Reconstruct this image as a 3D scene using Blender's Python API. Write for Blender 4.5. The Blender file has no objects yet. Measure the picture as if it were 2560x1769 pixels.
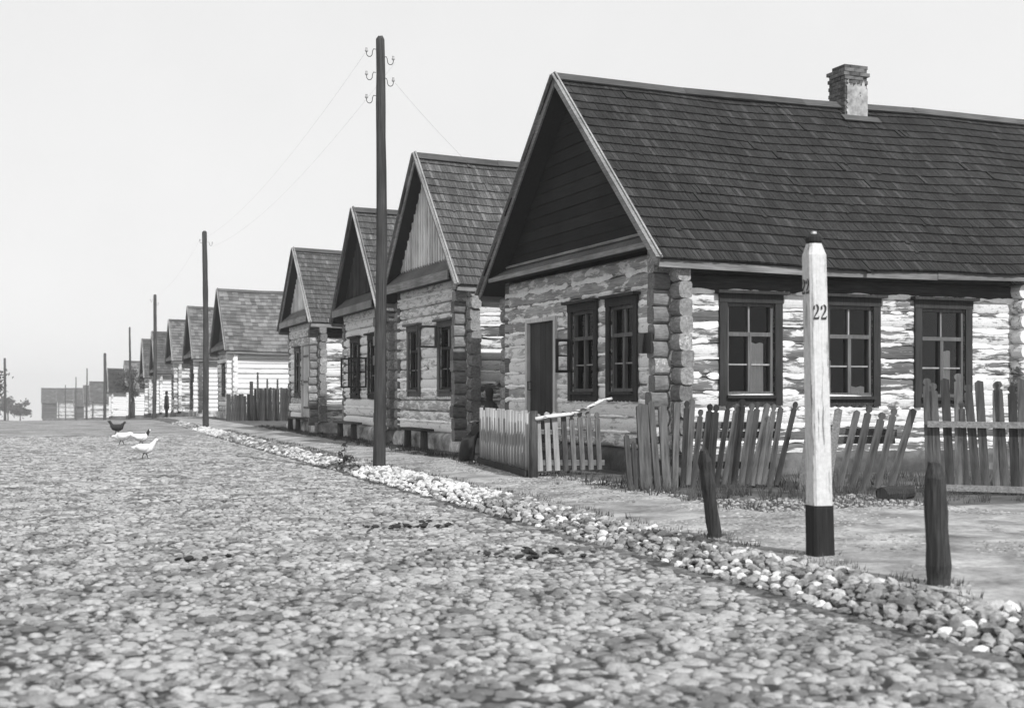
import bpy, math, random
from mathutils import Vector, Matrix
R = math.radians
random.seed(22)
scene = bpy.context.scene
COL = scene.collection

# ------------------------------------------------------------------ camera
cam_data = bpy.data.cameras.new('camera')
cam = bpy.data.objects.new('camera', cam_data); COL.objects.link(cam)
cam.location = (0, 0, 1.4)
cam.rotation_euler = (R(90), 0, R(-19.37))
cam_data.sensor_width = 36.0
cam_data.lens = 45.0
cam_data.shift_y = 0.0385
cam_data.clip_start = 0.1
cam_data.clip_end = 9000
cam_data.dof.use_dof = True
cam_data.dof.focus_distance = 21.0
cam_data.dof.aperture_fstop = 2.5
scene.camera = cam

# ------------------------------------------------------------------ sky and sun
SUN = Vector((0.20, -1.0, 0.98)).normalized()          # towards the sun
SUN_EL = math.asin(SUN.z)
SUN_ROT = math.atan2(SUN.x, SUN.y)
world = bpy.data.worlds.new('World'); scene.world = world
world.use_nodes = True
wn = world.node_tree; wn.nodes.clear()
w_out = wn.nodes.new('ShaderNodeOutputWorld')
w_bg = wn.nodes.new('ShaderNodeBackground')
w_sky = wn.nodes.new('ShaderNodeTexSky')
w_sky.sky_type = 'NISHITA'; w_sky.sun_disc = False
w_sky.sun_elevation = SUN_EL; w_sky.sun_rotation = SUN_ROT
w_sky.air_density = 1.0; w_sky.dust_density = 1.5; w_sky.ozone_density = 1.0
# black-and-white plate under a bright, thinly veiled sky: the clear sky seen through an even white veil
w_bw = wn.nodes.new('ShaderNodeRGBToBW')
w_mix = wn.nodes.new('ShaderNodeMix'); w_mix.data_type = 'FLOAT'
w_mix.inputs[0].default_value = 0.85; w_mix.inputs[3].default_value = 10.7
wn.links.new(w_sky.outputs['Color'], w_bw.inputs['Color'])
wn.links.new(w_bw.outputs['Val'], w_mix.inputs[2])
w_tc = wn.nodes.new('ShaderNodeTexCoord'); w_no = wn.nodes.new('ShaderNodeTexNoise')
w_no.inputs['Scale'].default_value = 5.0; w_no.inputs['Detail'].default_value = 6.0; w_no.inputs['Roughness'].default_value = 0.6
w_mr = wn.nodes.new('ShaderNodeMapRange'); w_mr.inputs[3].default_value = 0.93; w_mr.inputs[4].default_value = 1.05
w_mu = wn.nodes.new('ShaderNodeMath'); w_mu.operation = 'MULTIPLY'
wn.links.new(w_tc.outputs['Generated'], w_no.inputs['Vector']); wn.links.new(w_no.outputs['Fac'], w_mr.inputs[0])
wn.links.new(w_mix.outputs[0], w_mu.inputs[0]); wn.links.new(w_mr.outputs[0], w_mu.inputs[1])
wn.links.new(w_mu.outputs[0], w_bg.inputs['Color'])
w_bg.inputs['Strength'].default_value = 0.10
wn.links.new(w_bg.outputs['Background'], w_out.inputs['Surface'])

sun_data = bpy.data.lights.new('sun', 'SUN')
sun_data.energy = 5.0; sun_data.angle = R(0.7); sun_data.color = (1.0, 1.0, 1.0)
sun = bpy.data.objects.new('sun', sun_data); COL.objects.link(sun)
sun.rotation_euler = (-SUN).to_track_quat('-Z', 'Y').to_euler()

scene.view_settings.view_transform = 'Standard'
scene.view_settings.look = 'None'
scene.view_settings.exposure = -0.12
scene.view_settings.gamma = 1.0
scene.view_settings.use_curve_mapping = False

# ------------------------------------------------------------------ helpers
def tag(o, label=None, cat=None, group=None, kind=None):
    if label: o['label'] = label
    if cat: o['category'] = cat
    if group: o['group'] = group
    if kind: o['kind'] = kind
    return o

def empty(name, loc, rz=0.0):
    o = bpy.data.objects.new(name, None); COL.objects.link(o)
    o.location = loc; o.rotation_euler = (0, 0, rz); o.empty_display_size = 0.2
    return o

class MB:
    def __init__(s): s.v = []; s.f = []
    def add(s, vs, fs):
        n = len(s.v); s.v.extend([tuple(p) for p in vs]); s.f.extend([tuple(i + n for i in q) for q in fs])
    def box(s, a, b):
        x0, y0, z0 = a; x1, y1, z1 = b
        s.add([(x0,y0,z0),(x1,y0,z0),(x1,y1,z0),(x0,y1,z0),(x0,y0,z1),(x1,y0,z1),(x1,y1,z1),(x0,y1,z1)],
              [(0,3,2,1),(4,5,6,7),(0,1,5,4),(1,2,6,5),(2,3,7,6),(3,0,4,7)])
    def bar(s, p, q, w, t, up=(0, 0, 1), w2=None):
        """box beam from p to q, w wide along side axis, t thick along up axis"""
        p = Vector(p); q = Vector(q); d = (q - p).normalized(); u = Vector(up)
        sd = d.cross(u)
        if sd.length < 1e-4: sd = d.cross(Vector((1, 0, 0)))
        sd.normalize(); u = sd.cross(d).normalized()
        w2 = w if w2 is None else w2
        vs = []
        for c, ww in ((p, w), (q, w2)):
            for a, b in ((-1,-1),(1,-1),(1,1),(-1,1)): vs.append(c + sd * (a * ww / 2) + u * (b * t / 2))
        s.add(vs, [(3,2,1,0),(4,5,6,7),(0,1,5,4),(1,2,6,5),(2,3,7,6),(3,0,4,7)])
    def tube(s, pts, rad, n=8, cap=True):
        pts = [Vector(p) for p in pts]
        if not hasattr(rad, '__len__'): rad = [rad] * len(pts)
        base = len(s.v); prev = None
        for i, p in enumerate(pts):
            d = (pts[min(i + 1, len(pts) - 1)] - pts[max(i - 1, 0)]).normalized()
            if prev is None:
                a = d.cross(Vector((0, 0, 1)))
                if a.length < 0.05: a = d.cross(Vector((1, 0, 0)))
            else: a = prev - d * prev.dot(d)
            a.normalize(); prev = a; b = d.cross(a)
            for k in range(n):
                t = 2 * math.pi * k / n
                s.v.append(tuple(p + (a * math.cos(t) + b * math.sin(t)) * rad[i]))
        for i in range(len(pts) - 1):
            for k in range(n):
                s.f.append((base + i*n + k, base + i*n + (k+1) % n, base + (i+1)*n + (k+1) % n, base + (i+1)*n + k))
        if cap:
            s.f.append(tuple(base + k for k in range(n))[::-1])
            s.f.append(tuple(base + (len(pts)-1)*n + k for k in range(n)))
    def loft(s, secs, n=12):
        """secs: (centre, half width axis vector, half height axis vector)"""
        base = len(s.v)
        for c, a, b in secs:
            c = Vector(c); a = Vector(a); b = Vector(b)
            for k in range(n):
                t = 2 * math.pi * k / n
                s.v.append(tuple(c + a * math.cos(t) + b * math.sin(t)))
        m = len(secs)
        for i in range(m - 1):
            for k in range(n):
                s.f.append((base + i*n + k, base + i*n + (k+1) % n, base + (i+1)*n + (k+1) % n, base + (i+1)*n + k))
        s.f.append(tuple(base + k for k in range(n))[::-1]); s.f.append(tuple(base + (m-1)*n + k for k in range(n)))
    def prism(s, poly, f0, f1):
        """poly in 2-D, f0/f1 map a 2-D point to 3-D for the two faces"""
        n = len(poly)
        s.add([f0(p) for p in poly] + [f1(p) for p in poly],
              [tuple(range(n))[::-1], tuple(range(n, 2 * n))] + [(i, (i+1) % n, n + (i+1) % n, n + i) for i in range(n)])
    def mesh(s, name, mat, smooth=False):
        me = bpy.data.meshes.new(name); me.from_pydata(s.v, [], s.f)
        if mat: me.materials.append(mat)
        if smooth: me.polygons.foreach_set('use_smooth', [True] * len(me.polygons))
        me.update(); return me
    def build(s, name, mat, parent=None, smooth=False):
        o = bpy.data.objects.new(name, s.mesh(name, mat, smooth)); COL.objects.link(o)
        if parent: o.parent = parent
        return o

def inst(name, me, parent, loc=(0, 0, 0), rot=(0, 0, 0), sc=(1, 1, 1)):
    o = bpy.data.objects.new(name, me); COL.objects.link(o)
    o.location = loc; o.rotation_euler = rot; o.scale = sc
    if parent: o.parent = parent
    return o

def rnd(a, b): return a + (b - a) * random.random()

# ------------------------------------------------------------------ materials (everything is a shade of grey, as on the plate)
class NT:
    def __init__(s, name):
        s.m = bpy.data.materials.new(name); s.m.use_nodes = True
        s.t = s.m.node_tree; s.t.nodes.clear()
        s.out = s.t.nodes.new('ShaderNodeOutputMaterial')
        s.b = s.t.nodes.new('ShaderNodeBsdfPrincipled')
        s.t.links.new(s.b.outputs[0], s.out.inputs['Surface'])
        s.b.inputs['Roughness'].default_value = 0.85
        s.b.inputs['Specular IOR Level'].default_value = 0.12
    def n(s, typ, **kw):
        q = s.t.nodes.new(typ)
        for k, v in kw.items(): setattr(q, k, v)
        return q
    def l(s, a, b): s.t.links.new(a, b)
    def math(s, op, a, b=None, clamp=False):
        q = s.n('ShaderNodeMath', operation=op); q.use_clamp = clamp
        for i, x in enumerate((a, b)):
            if x is None: continue
            if isinstance(x, (int, float)): q.inputs[i].default_value = x
            else: s.l(x, q.inputs[i])
        return q.outputs[0]
    def coord(s, scale=(1, 1, 1), rand=True):
        tc = s.n('ShaderNodeTexCoord'); mp = s.n('ShaderNodeMapping'); mp.inputs['Scale'].default_value = scale
        s.l(tc.outputs['Object'], mp.inputs['Vector'])
        return mp.outputs[0]
    def piece(s):
        oi = s.n('ShaderNodeObjectInfo'); ge = s.n('ShaderNodeNewGeometry')
        return s.math('FRACT', s.math('ADD', s.math('MULTIPLY', oi.outputs['Random'], 7.31), s.math('MULTIPLY', ge.outputs['Random Per Island'], 5.77)))
    def noise(s, vec, scale=5, detail=5, rough=0.6, dist=0.0):
        q = s.n('ShaderNodeTexNoise'); q.inputs['Scale'].default_value = scale; q.inputs['Detail'].default_value = detail
        q.inputs['Roughness'].default_value = rough; q.inputs['Distortion'].default_value = dist
        s.l(vec, q.inputs['Vector']); return q.outputs['Fac']
    def ramp(s, fac, stops):
        q = s.n('ShaderNodeValToRGB'); e = q.color_ramp.elements
        while len(e) < len(stops): e.new(0.5)
        for k, (p, v) in enumerate(stops): e[k].position = p; e[k].color = (v, v, v, 1)
        s.l(fac, q.inputs['Fac']); return q.outputs['Color']
    def mixc(s, fac, a, b, op='MIX'):
        q = s.n('ShaderNodeMix', data_type='RGBA', blend_type=op)
        for i, x in ((0, fac), (6, a), (7, b)):
            if isinstance(x, (int, float)): q.inputs[i].default_value = x if i == 0 else (x, x, x, 1)
            else: s.l(x, q.inputs[i])
        return q.outputs[2]
    def bump(s, h, strength=0.4, dist=0.01):
        q = s.n('ShaderNodeBump'); q.inputs['Strength'].default_value = strength; q.inputs['Distance'].default_value = dist
        s.l(h, q.inputs['Height']); s.l(q.outputs[0], s.b.inputs['Normal'])
    def col(s, c): s.l(c, s.b.inputs['Base Color'])

def wood(name, lo, hi, stretch=(1, 12, 12), var=0.35, wash=0.0, wash_v=0.72, wstretch=(0.9, 5, 5), bump=0.5, scale=3.0, pale=0.0):
    t = NT(name)
    g = t.noise(t.coord(stretch), scale, 7, 0.65)
    big = t.noise(t.coord((1, 1, 1)), 1.3, 3, 0.5)
    c = t.ramp(g, [(0.28, lo), (0.72, hi)])
    p = t.math('ADD', t.math('MULTIPLY', t.piece(), 2 * var), 1 - var)
    if pale: p = t.math('ADD', p, t.math('MULTIPLY', t.math('GREATER_THAN', t.piece(), 0.93), pale))
    c = t.mixc(1.0, c, p, 'MULTIPLY')
    c = t.mixc(1.0, c, t.ramp(big, [(0.3, 0.72), (0.7, 1.15)]), 'MULTIPLY')
    if wash > 0:
        w = t.noise(t.coord(wstretch), 2.2, 9, 0.70, 0.35)
        w = t.math('ADD', w, t.math('MULTIPLY', t.math('SUBTRACT', t.piece(), 0.5), 0.20))
        th = 0.72 - 0.44 * wash
        mask = t.ramp(w, [(th - 0.025, 0.0), (th + 0.025, 1.0)])
        fine = t.noise(t.coord((6, 6, 6)), 5, 4, 0.6)
        c = t.mixc(mask, c, t.ramp(fine, [(0.3, wash_v * 0.8), (0.7, wash_v)]))
    t.col(c); t.bump(g, bump, 0.012)
    return t.m

def plain(name, v, rough=0.8, nv=0.2, scale=20, bump=0.2, spec=0.25):
    t = NT(name); f = t.noise(t.coord(), scale, 5, 0.6)
    c = t.ramp(f, [(0.3, v * (1 - nv)), (0.7, v * (1 + nv))])
    p = t.math('ADD', t.math('MULTIPLY', t.piece(), 0.2), 0.9)
    t.col(t.mixc(1.0, c, p, 'MULTIPLY')); t.bump(f, bump, 0.01)
    t.b.inputs['Roughness'].default_value = rough; t.b.inputs['Specular IOR Level'].default_value = spec
    return t.m

LX, LY, LZ = (0.8, 14, 14), (14, 0.8, 14), (14, 14, 0.8)
M = {}
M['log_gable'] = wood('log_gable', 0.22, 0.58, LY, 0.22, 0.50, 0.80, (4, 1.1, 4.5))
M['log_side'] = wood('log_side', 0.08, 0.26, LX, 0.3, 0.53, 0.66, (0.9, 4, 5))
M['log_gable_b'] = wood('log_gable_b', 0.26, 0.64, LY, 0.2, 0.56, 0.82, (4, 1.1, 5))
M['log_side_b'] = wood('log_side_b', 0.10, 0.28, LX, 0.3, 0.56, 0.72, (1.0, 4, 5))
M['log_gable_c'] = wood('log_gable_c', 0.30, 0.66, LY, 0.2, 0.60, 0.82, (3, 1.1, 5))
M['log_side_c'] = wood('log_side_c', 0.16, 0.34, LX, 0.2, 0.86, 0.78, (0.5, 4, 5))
M['log_end_g'] = wood('log_end_g', 0.11, 0.32, (9, 3, 9), 0.3, 0.12, 0.5, (5, 5, 5))
M['log_end_s'] = wood('log_end_s', 0.10, 0.30, (3, 9, 9), 0.3, 0.16, 0.5, (5, 5, 5))
M['log_bare_shade_x'] = wood('log_bare_shade_x', 0.02, 0.07, LX, 0.3)  # unwhitewashed top logs, with the eave's shadow put into the colour
M['log_dark'] = wood('log_dark', 0.05, 0.15, LY, 0.3)
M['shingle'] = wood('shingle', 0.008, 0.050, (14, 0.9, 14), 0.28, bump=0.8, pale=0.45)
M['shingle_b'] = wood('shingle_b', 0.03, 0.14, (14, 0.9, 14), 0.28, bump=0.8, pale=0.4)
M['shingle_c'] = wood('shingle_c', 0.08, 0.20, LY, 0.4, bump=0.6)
M['deck'] = plain('deck', 0.02)
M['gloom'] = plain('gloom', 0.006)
M['shelf'] = wood('shelf', 0.04, 0.16, LX, 0.3)
M['barge'] = wood('barge', 0.12, 0.34, LY, 0.2)
M['barge_dark'] = wood('barge_dark', 0.04, 0.12, LY, 0.2)
M['eave'] = wood('eave', 0.10, 0.28, LX, 0.2)
M['ridge'] = wood('ridge', 0.04, 0.11, LX, 0.3)
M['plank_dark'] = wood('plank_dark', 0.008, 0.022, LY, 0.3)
M['plank_v_dark'] = wood('plank_v_dark', 0.025, 0.07, LZ, 0.35)
M['plank_v_light'] = wood('plank_v_light', 0.50, 0.82, LZ, 0.2)
M['frame_dark'] = wood('frame_dark', 0.022, 0.055, LZ, 0.15, bump=0.25)
M['frame_mid'] = wood('frame_mid', 0.07, 0.16, LZ, 0.15, bump=0.25)
M['frame_light'] = wood('frame_light', 0.42, 0.75, LZ, 0.1, bump=0.25)
M['sash_light'] = wood('sash_light', 0.16, 0.36, LZ, 0.2, bump=0.25)
M['door_dark'] = wood('door_dark', 0.025, 0.06, LZ, 0.25)
M['door_light'] = wood('door_light', 0.42, 0.62, LZ, 0.1)
M['lime'] = plain('lime', 0.84, 0.9, 0.12, 14, 0.5)
M['old_lime'] = plain('old_lime', 0.34, 0.9, 0.5, 6, 0.5)
M['curtain'] = plain('curtain', 0.85, 0.9, 0.06, 8, 0.1)
M['picket'] = wood('picket', 0.035, 0.18, (9, 9, 0.8), 0.45)
M['picket_dark'] = wood('picket_dark', 0.02, 0.09, (9, 9, 0.8), 0.45)
M['pole_fence'] = wood('pole_fence', 0.20, 0.40, LZ, 0.2)
M['rail'] = wood('rail', 0.06, 0.18, LX, 0.3)
M['pole'] = wood('pole', 0.018, 0.10, (16, 16, 0.5), 0.15, bump=0.9)
M['stump'] = wood('stump', 0.012, 0.075, (22, 22, 0.9), 0.2, bump=1.0)
M['postwhite'] = wood('postwhite', 0.14, 0.42, (22, 22, 0.6), 0.02, 0.58, 0.64, (14, 14, 1.0), bump=1.0)
M['black'] = wood('black', 0.012, 0.04, (18, 18, 0.8), 0.1, bump=0.5)
M['ink'] = plain('ink', 0.02, 0.7, 0.3, 30)
M['iron'] = plain('iron', 0.03, 0.5, 0.2, 30)
M['ceramic'] = plain('ceramic', 0.35, 0.3, 0.05, 10, 0.0, 0.5)
M['cloth_dark'] = plain('cloth_dark', 0.022, 0.95, 0.3, 12)
M['skin'] = plain('skin', 0.20, 0.7, 0.1, 12)
M['feather_white'] = plain('feather_white', 0.72, 0.9, 0.12, 40)
M['feather_dark'] = plain('feather_dark', 0.025, 0.8, 0.3, 40)
M['beak'] = plain('beak', 0.2, 0.5, 0.1, 20)
M['mud'] = plain('mud', 0.03, 0.9, 0.4, 12, 0.6)
M['leaf'] = plain('leaf', 0.045, 0.7, 0.4, 3)
M['bark'] = wood('bark', 0.03, 0.09, (10, 10, 1), 0.2)
M['far_wall'] = wood('far_wall', 0.16, 0.34, LX, 0.2, 0.55, 0.7, (0.5, 4, 5))

t = NT('brick'); f = t.noise(t.coord(), 9, 5, 0.6)
c = t.ramp(f, [(0.3, 0.06), (0.7, 0.14)])
c = t.mixc(1.0, c, t.math('ADD', t.math('MULTIPLY', t.piece(), 0.9), 0.6), 'MULTIPLY'); t.col(c); t.bump(f, 0.5, 0.01); M['brick'] = t.m
t = NT('birch'); f = t.noise(t.coord((2, 2, 9)), 3, 4, 0.6)
t.col(t.ramp(f, [(0.40, 0.03), (0.47, 0.62), (0.8, 0.72)])); M['birch'] = t.m

t = NT('glass'); t.t.nodes.remove(t.b)
gl = t.n('ShaderNodeBsdfGlossy'); gl.inputs['Roughness'].default_value = 0.03; gl.inputs['Color'].default_value = (0.3, 0.3, 0.3, 1)
tr = t.n('ShaderNodeBsdfTransparent'); tr.inputs['Color'].default_value = (0.96, 0.96, 0.96, 1)
fr = t.n('ShaderNodeFresnel'); fr.inputs['IOR'].default_value = 1.45
mx = t.n('ShaderNodeMixShader'); t.l(fr.outputs[0], mx.inputs[0]); t.l(tr.outputs[0], mx.inputs[1]); t.l(gl.outputs[0], mx.inputs[2])
t.l(mx.outputs[0], t.out.inputs['Surface']); M['glass'] = t.m

def world_pos(t):
    return t.n('ShaderNodeNewGeometry').outputs['Position']
def mud(t, c, v=0.05, lo=0.52, hi=0.62, amt=0.85):
    """dried mud trodden over the stones in patches"""
    p = world_pos(t); d = t.noise(p, 2.6, 7, 0.72, 0.9)
    return t.mixc(t.ramp(d, [(lo, 0.0), (hi, amt)]), c, v)
def stone_mat(name, lo, hi, dust=0.0):
    t = NT(name); p = world_pos(t); f = t.noise(p, 22, 6, 0.7); g = t.noise(p, 1.1, 4, 0.6)
    c = t.ramp(t.piece(), [(0.0, lo), (1.0, hi)])
    c = t.mixc(1.0, c, t.ramp(f, [(0.25, 0.6), (0.75, 1.25)]), 'MULTIPLY')
    c = t.mixc(1.0, c, t.ramp(g, [(0.3, 0.8), (0.7, 1.1)]), 'MULTIPLY')
    if dust: c = mud(t, c, 0.055, 0.49, 0.56, dust)
    t.col(c); t.bump(f, 0.8, 0.014); return t.m
M['cobble'] = stone_mat('cobble', 0.26, 0.43, 0.66)
M['kerbstone'] = stone_mat('kerbstone', 0.20, 0.44, 0.6)
M['limed_stone'] = stone_mat('limed_stone', 0.48, 0.78, 0.22)

def earth(name, lo, mid, hi, s1=0.8, s2=9.0, far_cob=False):
    t = NT(name); a = t.noise(t.coord(), s1, 5, 0.6, 0.4); b = t.noise(t.coord(), s2, 7, 0.7)
    c = t.ramp(a, [(0.3, lo), (0.5, mid), (0.68, hi)])
    c = t.mixc(1.0, c, t.ramp(b, [(0.28, 0.6), (0.5, 0.95), (0.75, 1.25)]), 'MULTIPLY')
    h = b
    if far_cob:
        vo = t.n('ShaderNodeTexVoronoi', feature='DISTANCE_TO_EDGE'); vo.inputs['Scale'].default_value = 6.5
        t.l(t.coord(), vo.inputs['Vector'])
        e = t.ramp(vo.outputs['Distance'], [(0.02, 0.55), (0.14, 1.0)])
        c = t.mixc(1.0, c, e, 'MULTIPLY')
        h = t.math('ADD', t.math('MULTIPLY', b, 0.4), e)
    t.col(c); t.bump(h, 0.6, 0.02); return t.m
M['earth'] = earth('earth', 0.05, 0.085, 0.15)
t = NT('road_earth'); p = world_pos(t); f = t.noise(p, 16, 8, 0.75); g = t.noise(p, 5, 5, 0.65, 0.4)
c = t.ramp(g, [(0.35, 0.075), (0.65, 0.20)]); c = t.mixc(1.0, c, t.ramp(f, [(0.3, 0.5), (0.7, 1.4)]), 'MULTIPLY')
c = mud(t, c, 0.03, 0.48, 0.55, 0.9); t.col(c); t.bump(f, 0.9, 0.02); M['road_earth'] = t.m
M['road_far'] = earth('road_far', 0.14, 0.27, 0.38, 0.7, 6, True)
M['pavement'] = earth('pavement', 0.12, 0.27, 0.43, 1.8, 13)
M['founding'] = earth('founding', 0.12, 0.3, 0.62, 2.2, 8)
M['found_dark'] = earth('found_dark', 0.05, 0.09, 0.16, 1.5, 8)
M['grass'] = earth('grass', 0.03, 0.06, 0.11, 1.5, 12)

# ------------------------------------------------------------------ lie of the land
def bend(Y):                       # the street bears a little to the left far away
    if Y < 95: return 0.0
    if Y < 200: return -0.000175 * (Y - 95) ** 2
    return -1.93 - 0.031 * (Y - 200)
def fall(Y):                       # and falls away beyond the brow
    if Y < 62: return 0.0
    if Y < 78: return -0.02 * (Y - 62) ** 2 / 32
    return -0.08 * 2 - 0.02 * (Y - 78)
def lerp(a, b, t): return a + (b - a) * max(0.0, min(1.0, t))
def ground_z(X, Y):
    u = X - bend(Y); z = fall(Y)
    if u < -6.2: return z + 0.14
    if u < -5.5: return z + lerp(0, 0.14, (-5.5 - u) / 0.7)
    if u < 4.7: return z
    if u < 5.3: return z + 0.12 * (u - 4.7) / 0.6
    if u < 7.2: return z + lerp(0.12, 0.19, (u - 5.3) / 1.9)
    return z + 0.19

def hash_noise(x, y):
    n = math.sin(x * 1.7 + 3.1 * math.sin(y * 0.9)) + math.sin(y * 2.3 + 1.7 * math.sin(x * 1.3)) + 0.5 * math.sin(x * 4.1 + y * 3.3) + 0.4 * math.sin(x * 7.7 - y * 6.1 + 1)
    return n / 2.9

def sheet(name, xs, ys, zf, mat, lateral=False):
    mb = MB(); nx = len(xs)
    for y in ys:
        o = bend(y) if lateral else 0
        for x in xs: mb.v.append((x + o, y, zf(x + o, y)))
    for j in range(len(ys) - 1):
        for i in range(nx - 1): mb.f.append((j*nx + i, j*nx + i + 1, (j+1)*nx + i + 1, (j+1)*nx + i))
    o = mb.build(name, mat, None, True)
    return o
def frange(a, b, n): return [a + (b - a) * i / n for i in range(n + 1)]
YS = frange(-12, 60, 72) + frange(62, 120, 29) + frange(124, 300, 44) + frange(320, 600, 14) + [800, 1100, 1500, 2200, 3000]
XS = [-2500, -1200, -600, -300, -150, -80, -40, -20, -12, -9, -7, -6.2, -5.5] + [-4, 4.2, 4.72] + frange(5.0, 14, 18) + [16, 20, 30, 50, 90, 160, 300, 600, 1200, 2500]
def gz(X, Y):
    u = X - bend(Y); z = ground_z(X, Y)
    return z - (0.06 if -5.4 < u < 4.75 else 0.0)
tag(sheet('ground', XS, YS, gz, M['earth'], True), kind='structure')

# near road with the dirt that the cobbles sit in; farther road is a cobble textured sheet
def road_z(x, y): return ground_z(x, y) + 0.012 * hash_noise(x * 1.1, y * 1.1) - 0.004 + 0.012 * max(0, hash_noise(x * 0.35 + 4, y * 0.5))
ROAD_SPLIT = 44.0
road = sheet('road', frange(-3.2, 4.72, 66), frange(2.5, ROAD_SPLIT, 270), road_z, M['road_earth'])
tag(road, kind='structure')
tag(sheet('road', frange(-5.5, 4.72, 10), frange(ROAD_SPLIT, 60, 26) + frange(62, 120, 29) + frange(124, 300, 44) + frange(320, 520, 10), lambda x, y: ground_z(x, y) + 0.012, M['road_far'], True), kind='structure')
tag(sheet('road', frange(-5.5, -3.2, 4), frange(2.5, ROAD_SPLIT, 16), lambda x, y: ground_z(x, y) + 0.012, M['road_far']), kind='structure')
def pave_z(x, y): return ground_z(x, y) + 0.012 + 0.012 * hash_noise(x * 0.9 + 7, y * 0.8)
pavement = sheet('pavement', frange(5.28, 6.75, 10), frange(2.5, 40, 120) + frange(41, 120, 60), pave_z, M['pavement'])
tag(pavement, kind='structure')
tag(sheet('pavement', frange(6.75, 10.5, 16), frange(2.5, 11.4, 30), pave_z, M['pavement']), kind='structure')

def cobble_mesh(name, mat, seed, n=9):
    rng = random.Random(seed); mb = MB()
    r = [rng.uniform(0.72, 1.14) for _ in range(n)]
    for rr, zz, jz in ((1.0, -1.6, 0.0), (0.95, 0.0, .3), (0.62, 0.72, .22)):
        for k in range(n):
            t_ = 2 * math.pi * k / n; mb.v.append((rr * r[k] * math.cos(t_), rr * r[k] * math.sin(t_), zz + rng.uniform(-jz, jz)))
    mb.v.append((rng.uniform(-.1, .1), rng.uniform(-.1, .1), 1.0))
    for i in (0, 1):
        for k in range(n): mb.f.append((i*n + k, i*n + (k+1) % n, (i+1)*n + (k+1) % n, (i+1)*n + k))
    for k in range(n): mb.f.append((2*n + k, 2*n + (k+1) % n, 3 * n))
    return mb
cob_src = [cobble_mesh('cobble', M['cobble'], 50 + i) for i in range(6)]
cob_me = [m.mesh('cobble', M['cobble'], True) for m in cob_src]
A19 = R(19.37)
def in_view(X, Y, margin=0.03):
    d = X * math.sin(A19) + Y * math.cos(A19); r = X * math.cos(A19) - Y * math.sin(A19)
    return d > 3 and abs(r / d) < 0.4 + margin, d
class Darts:
    """random packing of discs in a strip"""
    def __init__(s, cell): s.c = cell; s.g = {}
    def put(s, x, y, r, slack):
        i, j = int(x // s.c), int(y // s.c)
        for a in (-1, 0, 1):
            for b in (-1, 0, 1):
                for (px, py, pr) in s.g.get((i + a, j + b), ()):
                    if (px - x) ** 2 + (py - y) ** 2 < ((pr + r) * slack) ** 2: return False
        s.g.setdefault((i, j), []).append((x, y, r)); return True
cobs = []; dts = Darts(0.26)
for rmin, rmax, tries in ((.075, .10, 1800), (.048, .075, 34000), (.020, .048, 140000)):
    for _ in range(tries):
        X = rnd(-2.6, 4.55); Y = 3.6 + (ROAD_SPLIT - 3.6) * random.random() ** 1.25
        ok, d = in_view(X, Y, 0.1)
        if not ok: continue
        r_ = rnd(rmin, rmax) * (1 if Y < 20 else 1.25)
        dirt = hash_noise(X * 0.8 + 11, Y * 0.65 + 3) + 0.35 * hash_noise(X * 2.9, Y * 2.1)
        if dirt > 0.62 and random.random() < 0.75: continue
        if not dts.put(X, Y, r_, 0.80): continue
        e = rnd(0.8, 1.25)
        cobs.append((d, X, Y, r_ * e, r_ / e, rnd(0.010, 0.026) * (0.6 + 5 * r_), rnd(0, 6.28), random.randrange(6)))
cobs.sort()
def view_ok(c):
    d = c[0]; return in_view(c[1], c[2], -0.005)[0] and d > 5.75
near = [c for c in cobs if view_ok(c)][:300]
near_set = set(id(c) for c in near)
for c in near:
    d, X, Y, a, b, h, rz, k = c
    inst('cobble', cob_me[k], road, (X, Y, road_z(X, Y) + 0.002), (rnd(-.07, .07), rnd(-.07, .07), rz), (a, b, h))
mb = MB()
for c in cobs:
    if id(c) in near_set: continue
    d, X, Y, a, b, h, rz, k = c
    z0 = road_z(X, Y) + 0.002; ca, sa = math.cos(rz), math.sin(rz); tx, ty = rnd(-.05, .05), rnd(-.05, .05)
    s = cob_src[k]
    mb.add([(X + vx*a*ca - vy*b*sa, Y + vx*a*sa + vy*b*ca, z0 + vz*h + tx*vx*a + ty*vy*b) for vx, vy, vz in s.v], s.f)
o = mb.build('cobbles', M['cobble'], road, True); o['kind'] = 'stuff'

# heap of field stones along the edge of the pavement
def boulder(seed, n=7):
    rng = random.Random(seed); mb = MB(); rings = [(-0.75, 0.55), (-0.2, 1.0), (0.35, 0.92), (0.8, 0.5)]
    for z, r in rings:
        for k in range(n):
            t_ = 2 * math.pi * (k + rng.uniform(-.2, .2)) / n; q = r * rng.uniform(0.72, 1.18)
            mb.v.append((q * math.cos(t_), q * math.sin(t_), z + rng.uniform(-.18, .18)))
    mb.v.append((rng.uniform(-.2, .2), rng.uniform(-.2, .2), .95))
    for i in range(3):
        for k in range(n): mb.f.append((i*n + k, i*n + (k+1) % n, (i+1)*n + (k+1) % n, (i+1)*n + k))
    for k in range(n): mb.f.append((3*n + k, 3*n + (k+1) % n, 4*n))
    return mb
boul_src = [boulder(90 + i) for i in range(6)]
boul_me = {q: [m.mesh('kerb_stone', M[q], False) for m in boul_src] for q in ('kerbstone', 'limed_stone')}
verge = sheet('kerb_bank', frange(4.66, 5.34, 6), frange(2.5, 110, 150), lambda x, y: ground_z(x, y) + (0.008 if x > 4.8 else -0.05) + 0.012 * hash_noise(x * 3, y * 2), M['road_earth'])
tag(verge, kind='structure')
stones = []; dts = Darts(0.2)
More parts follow.
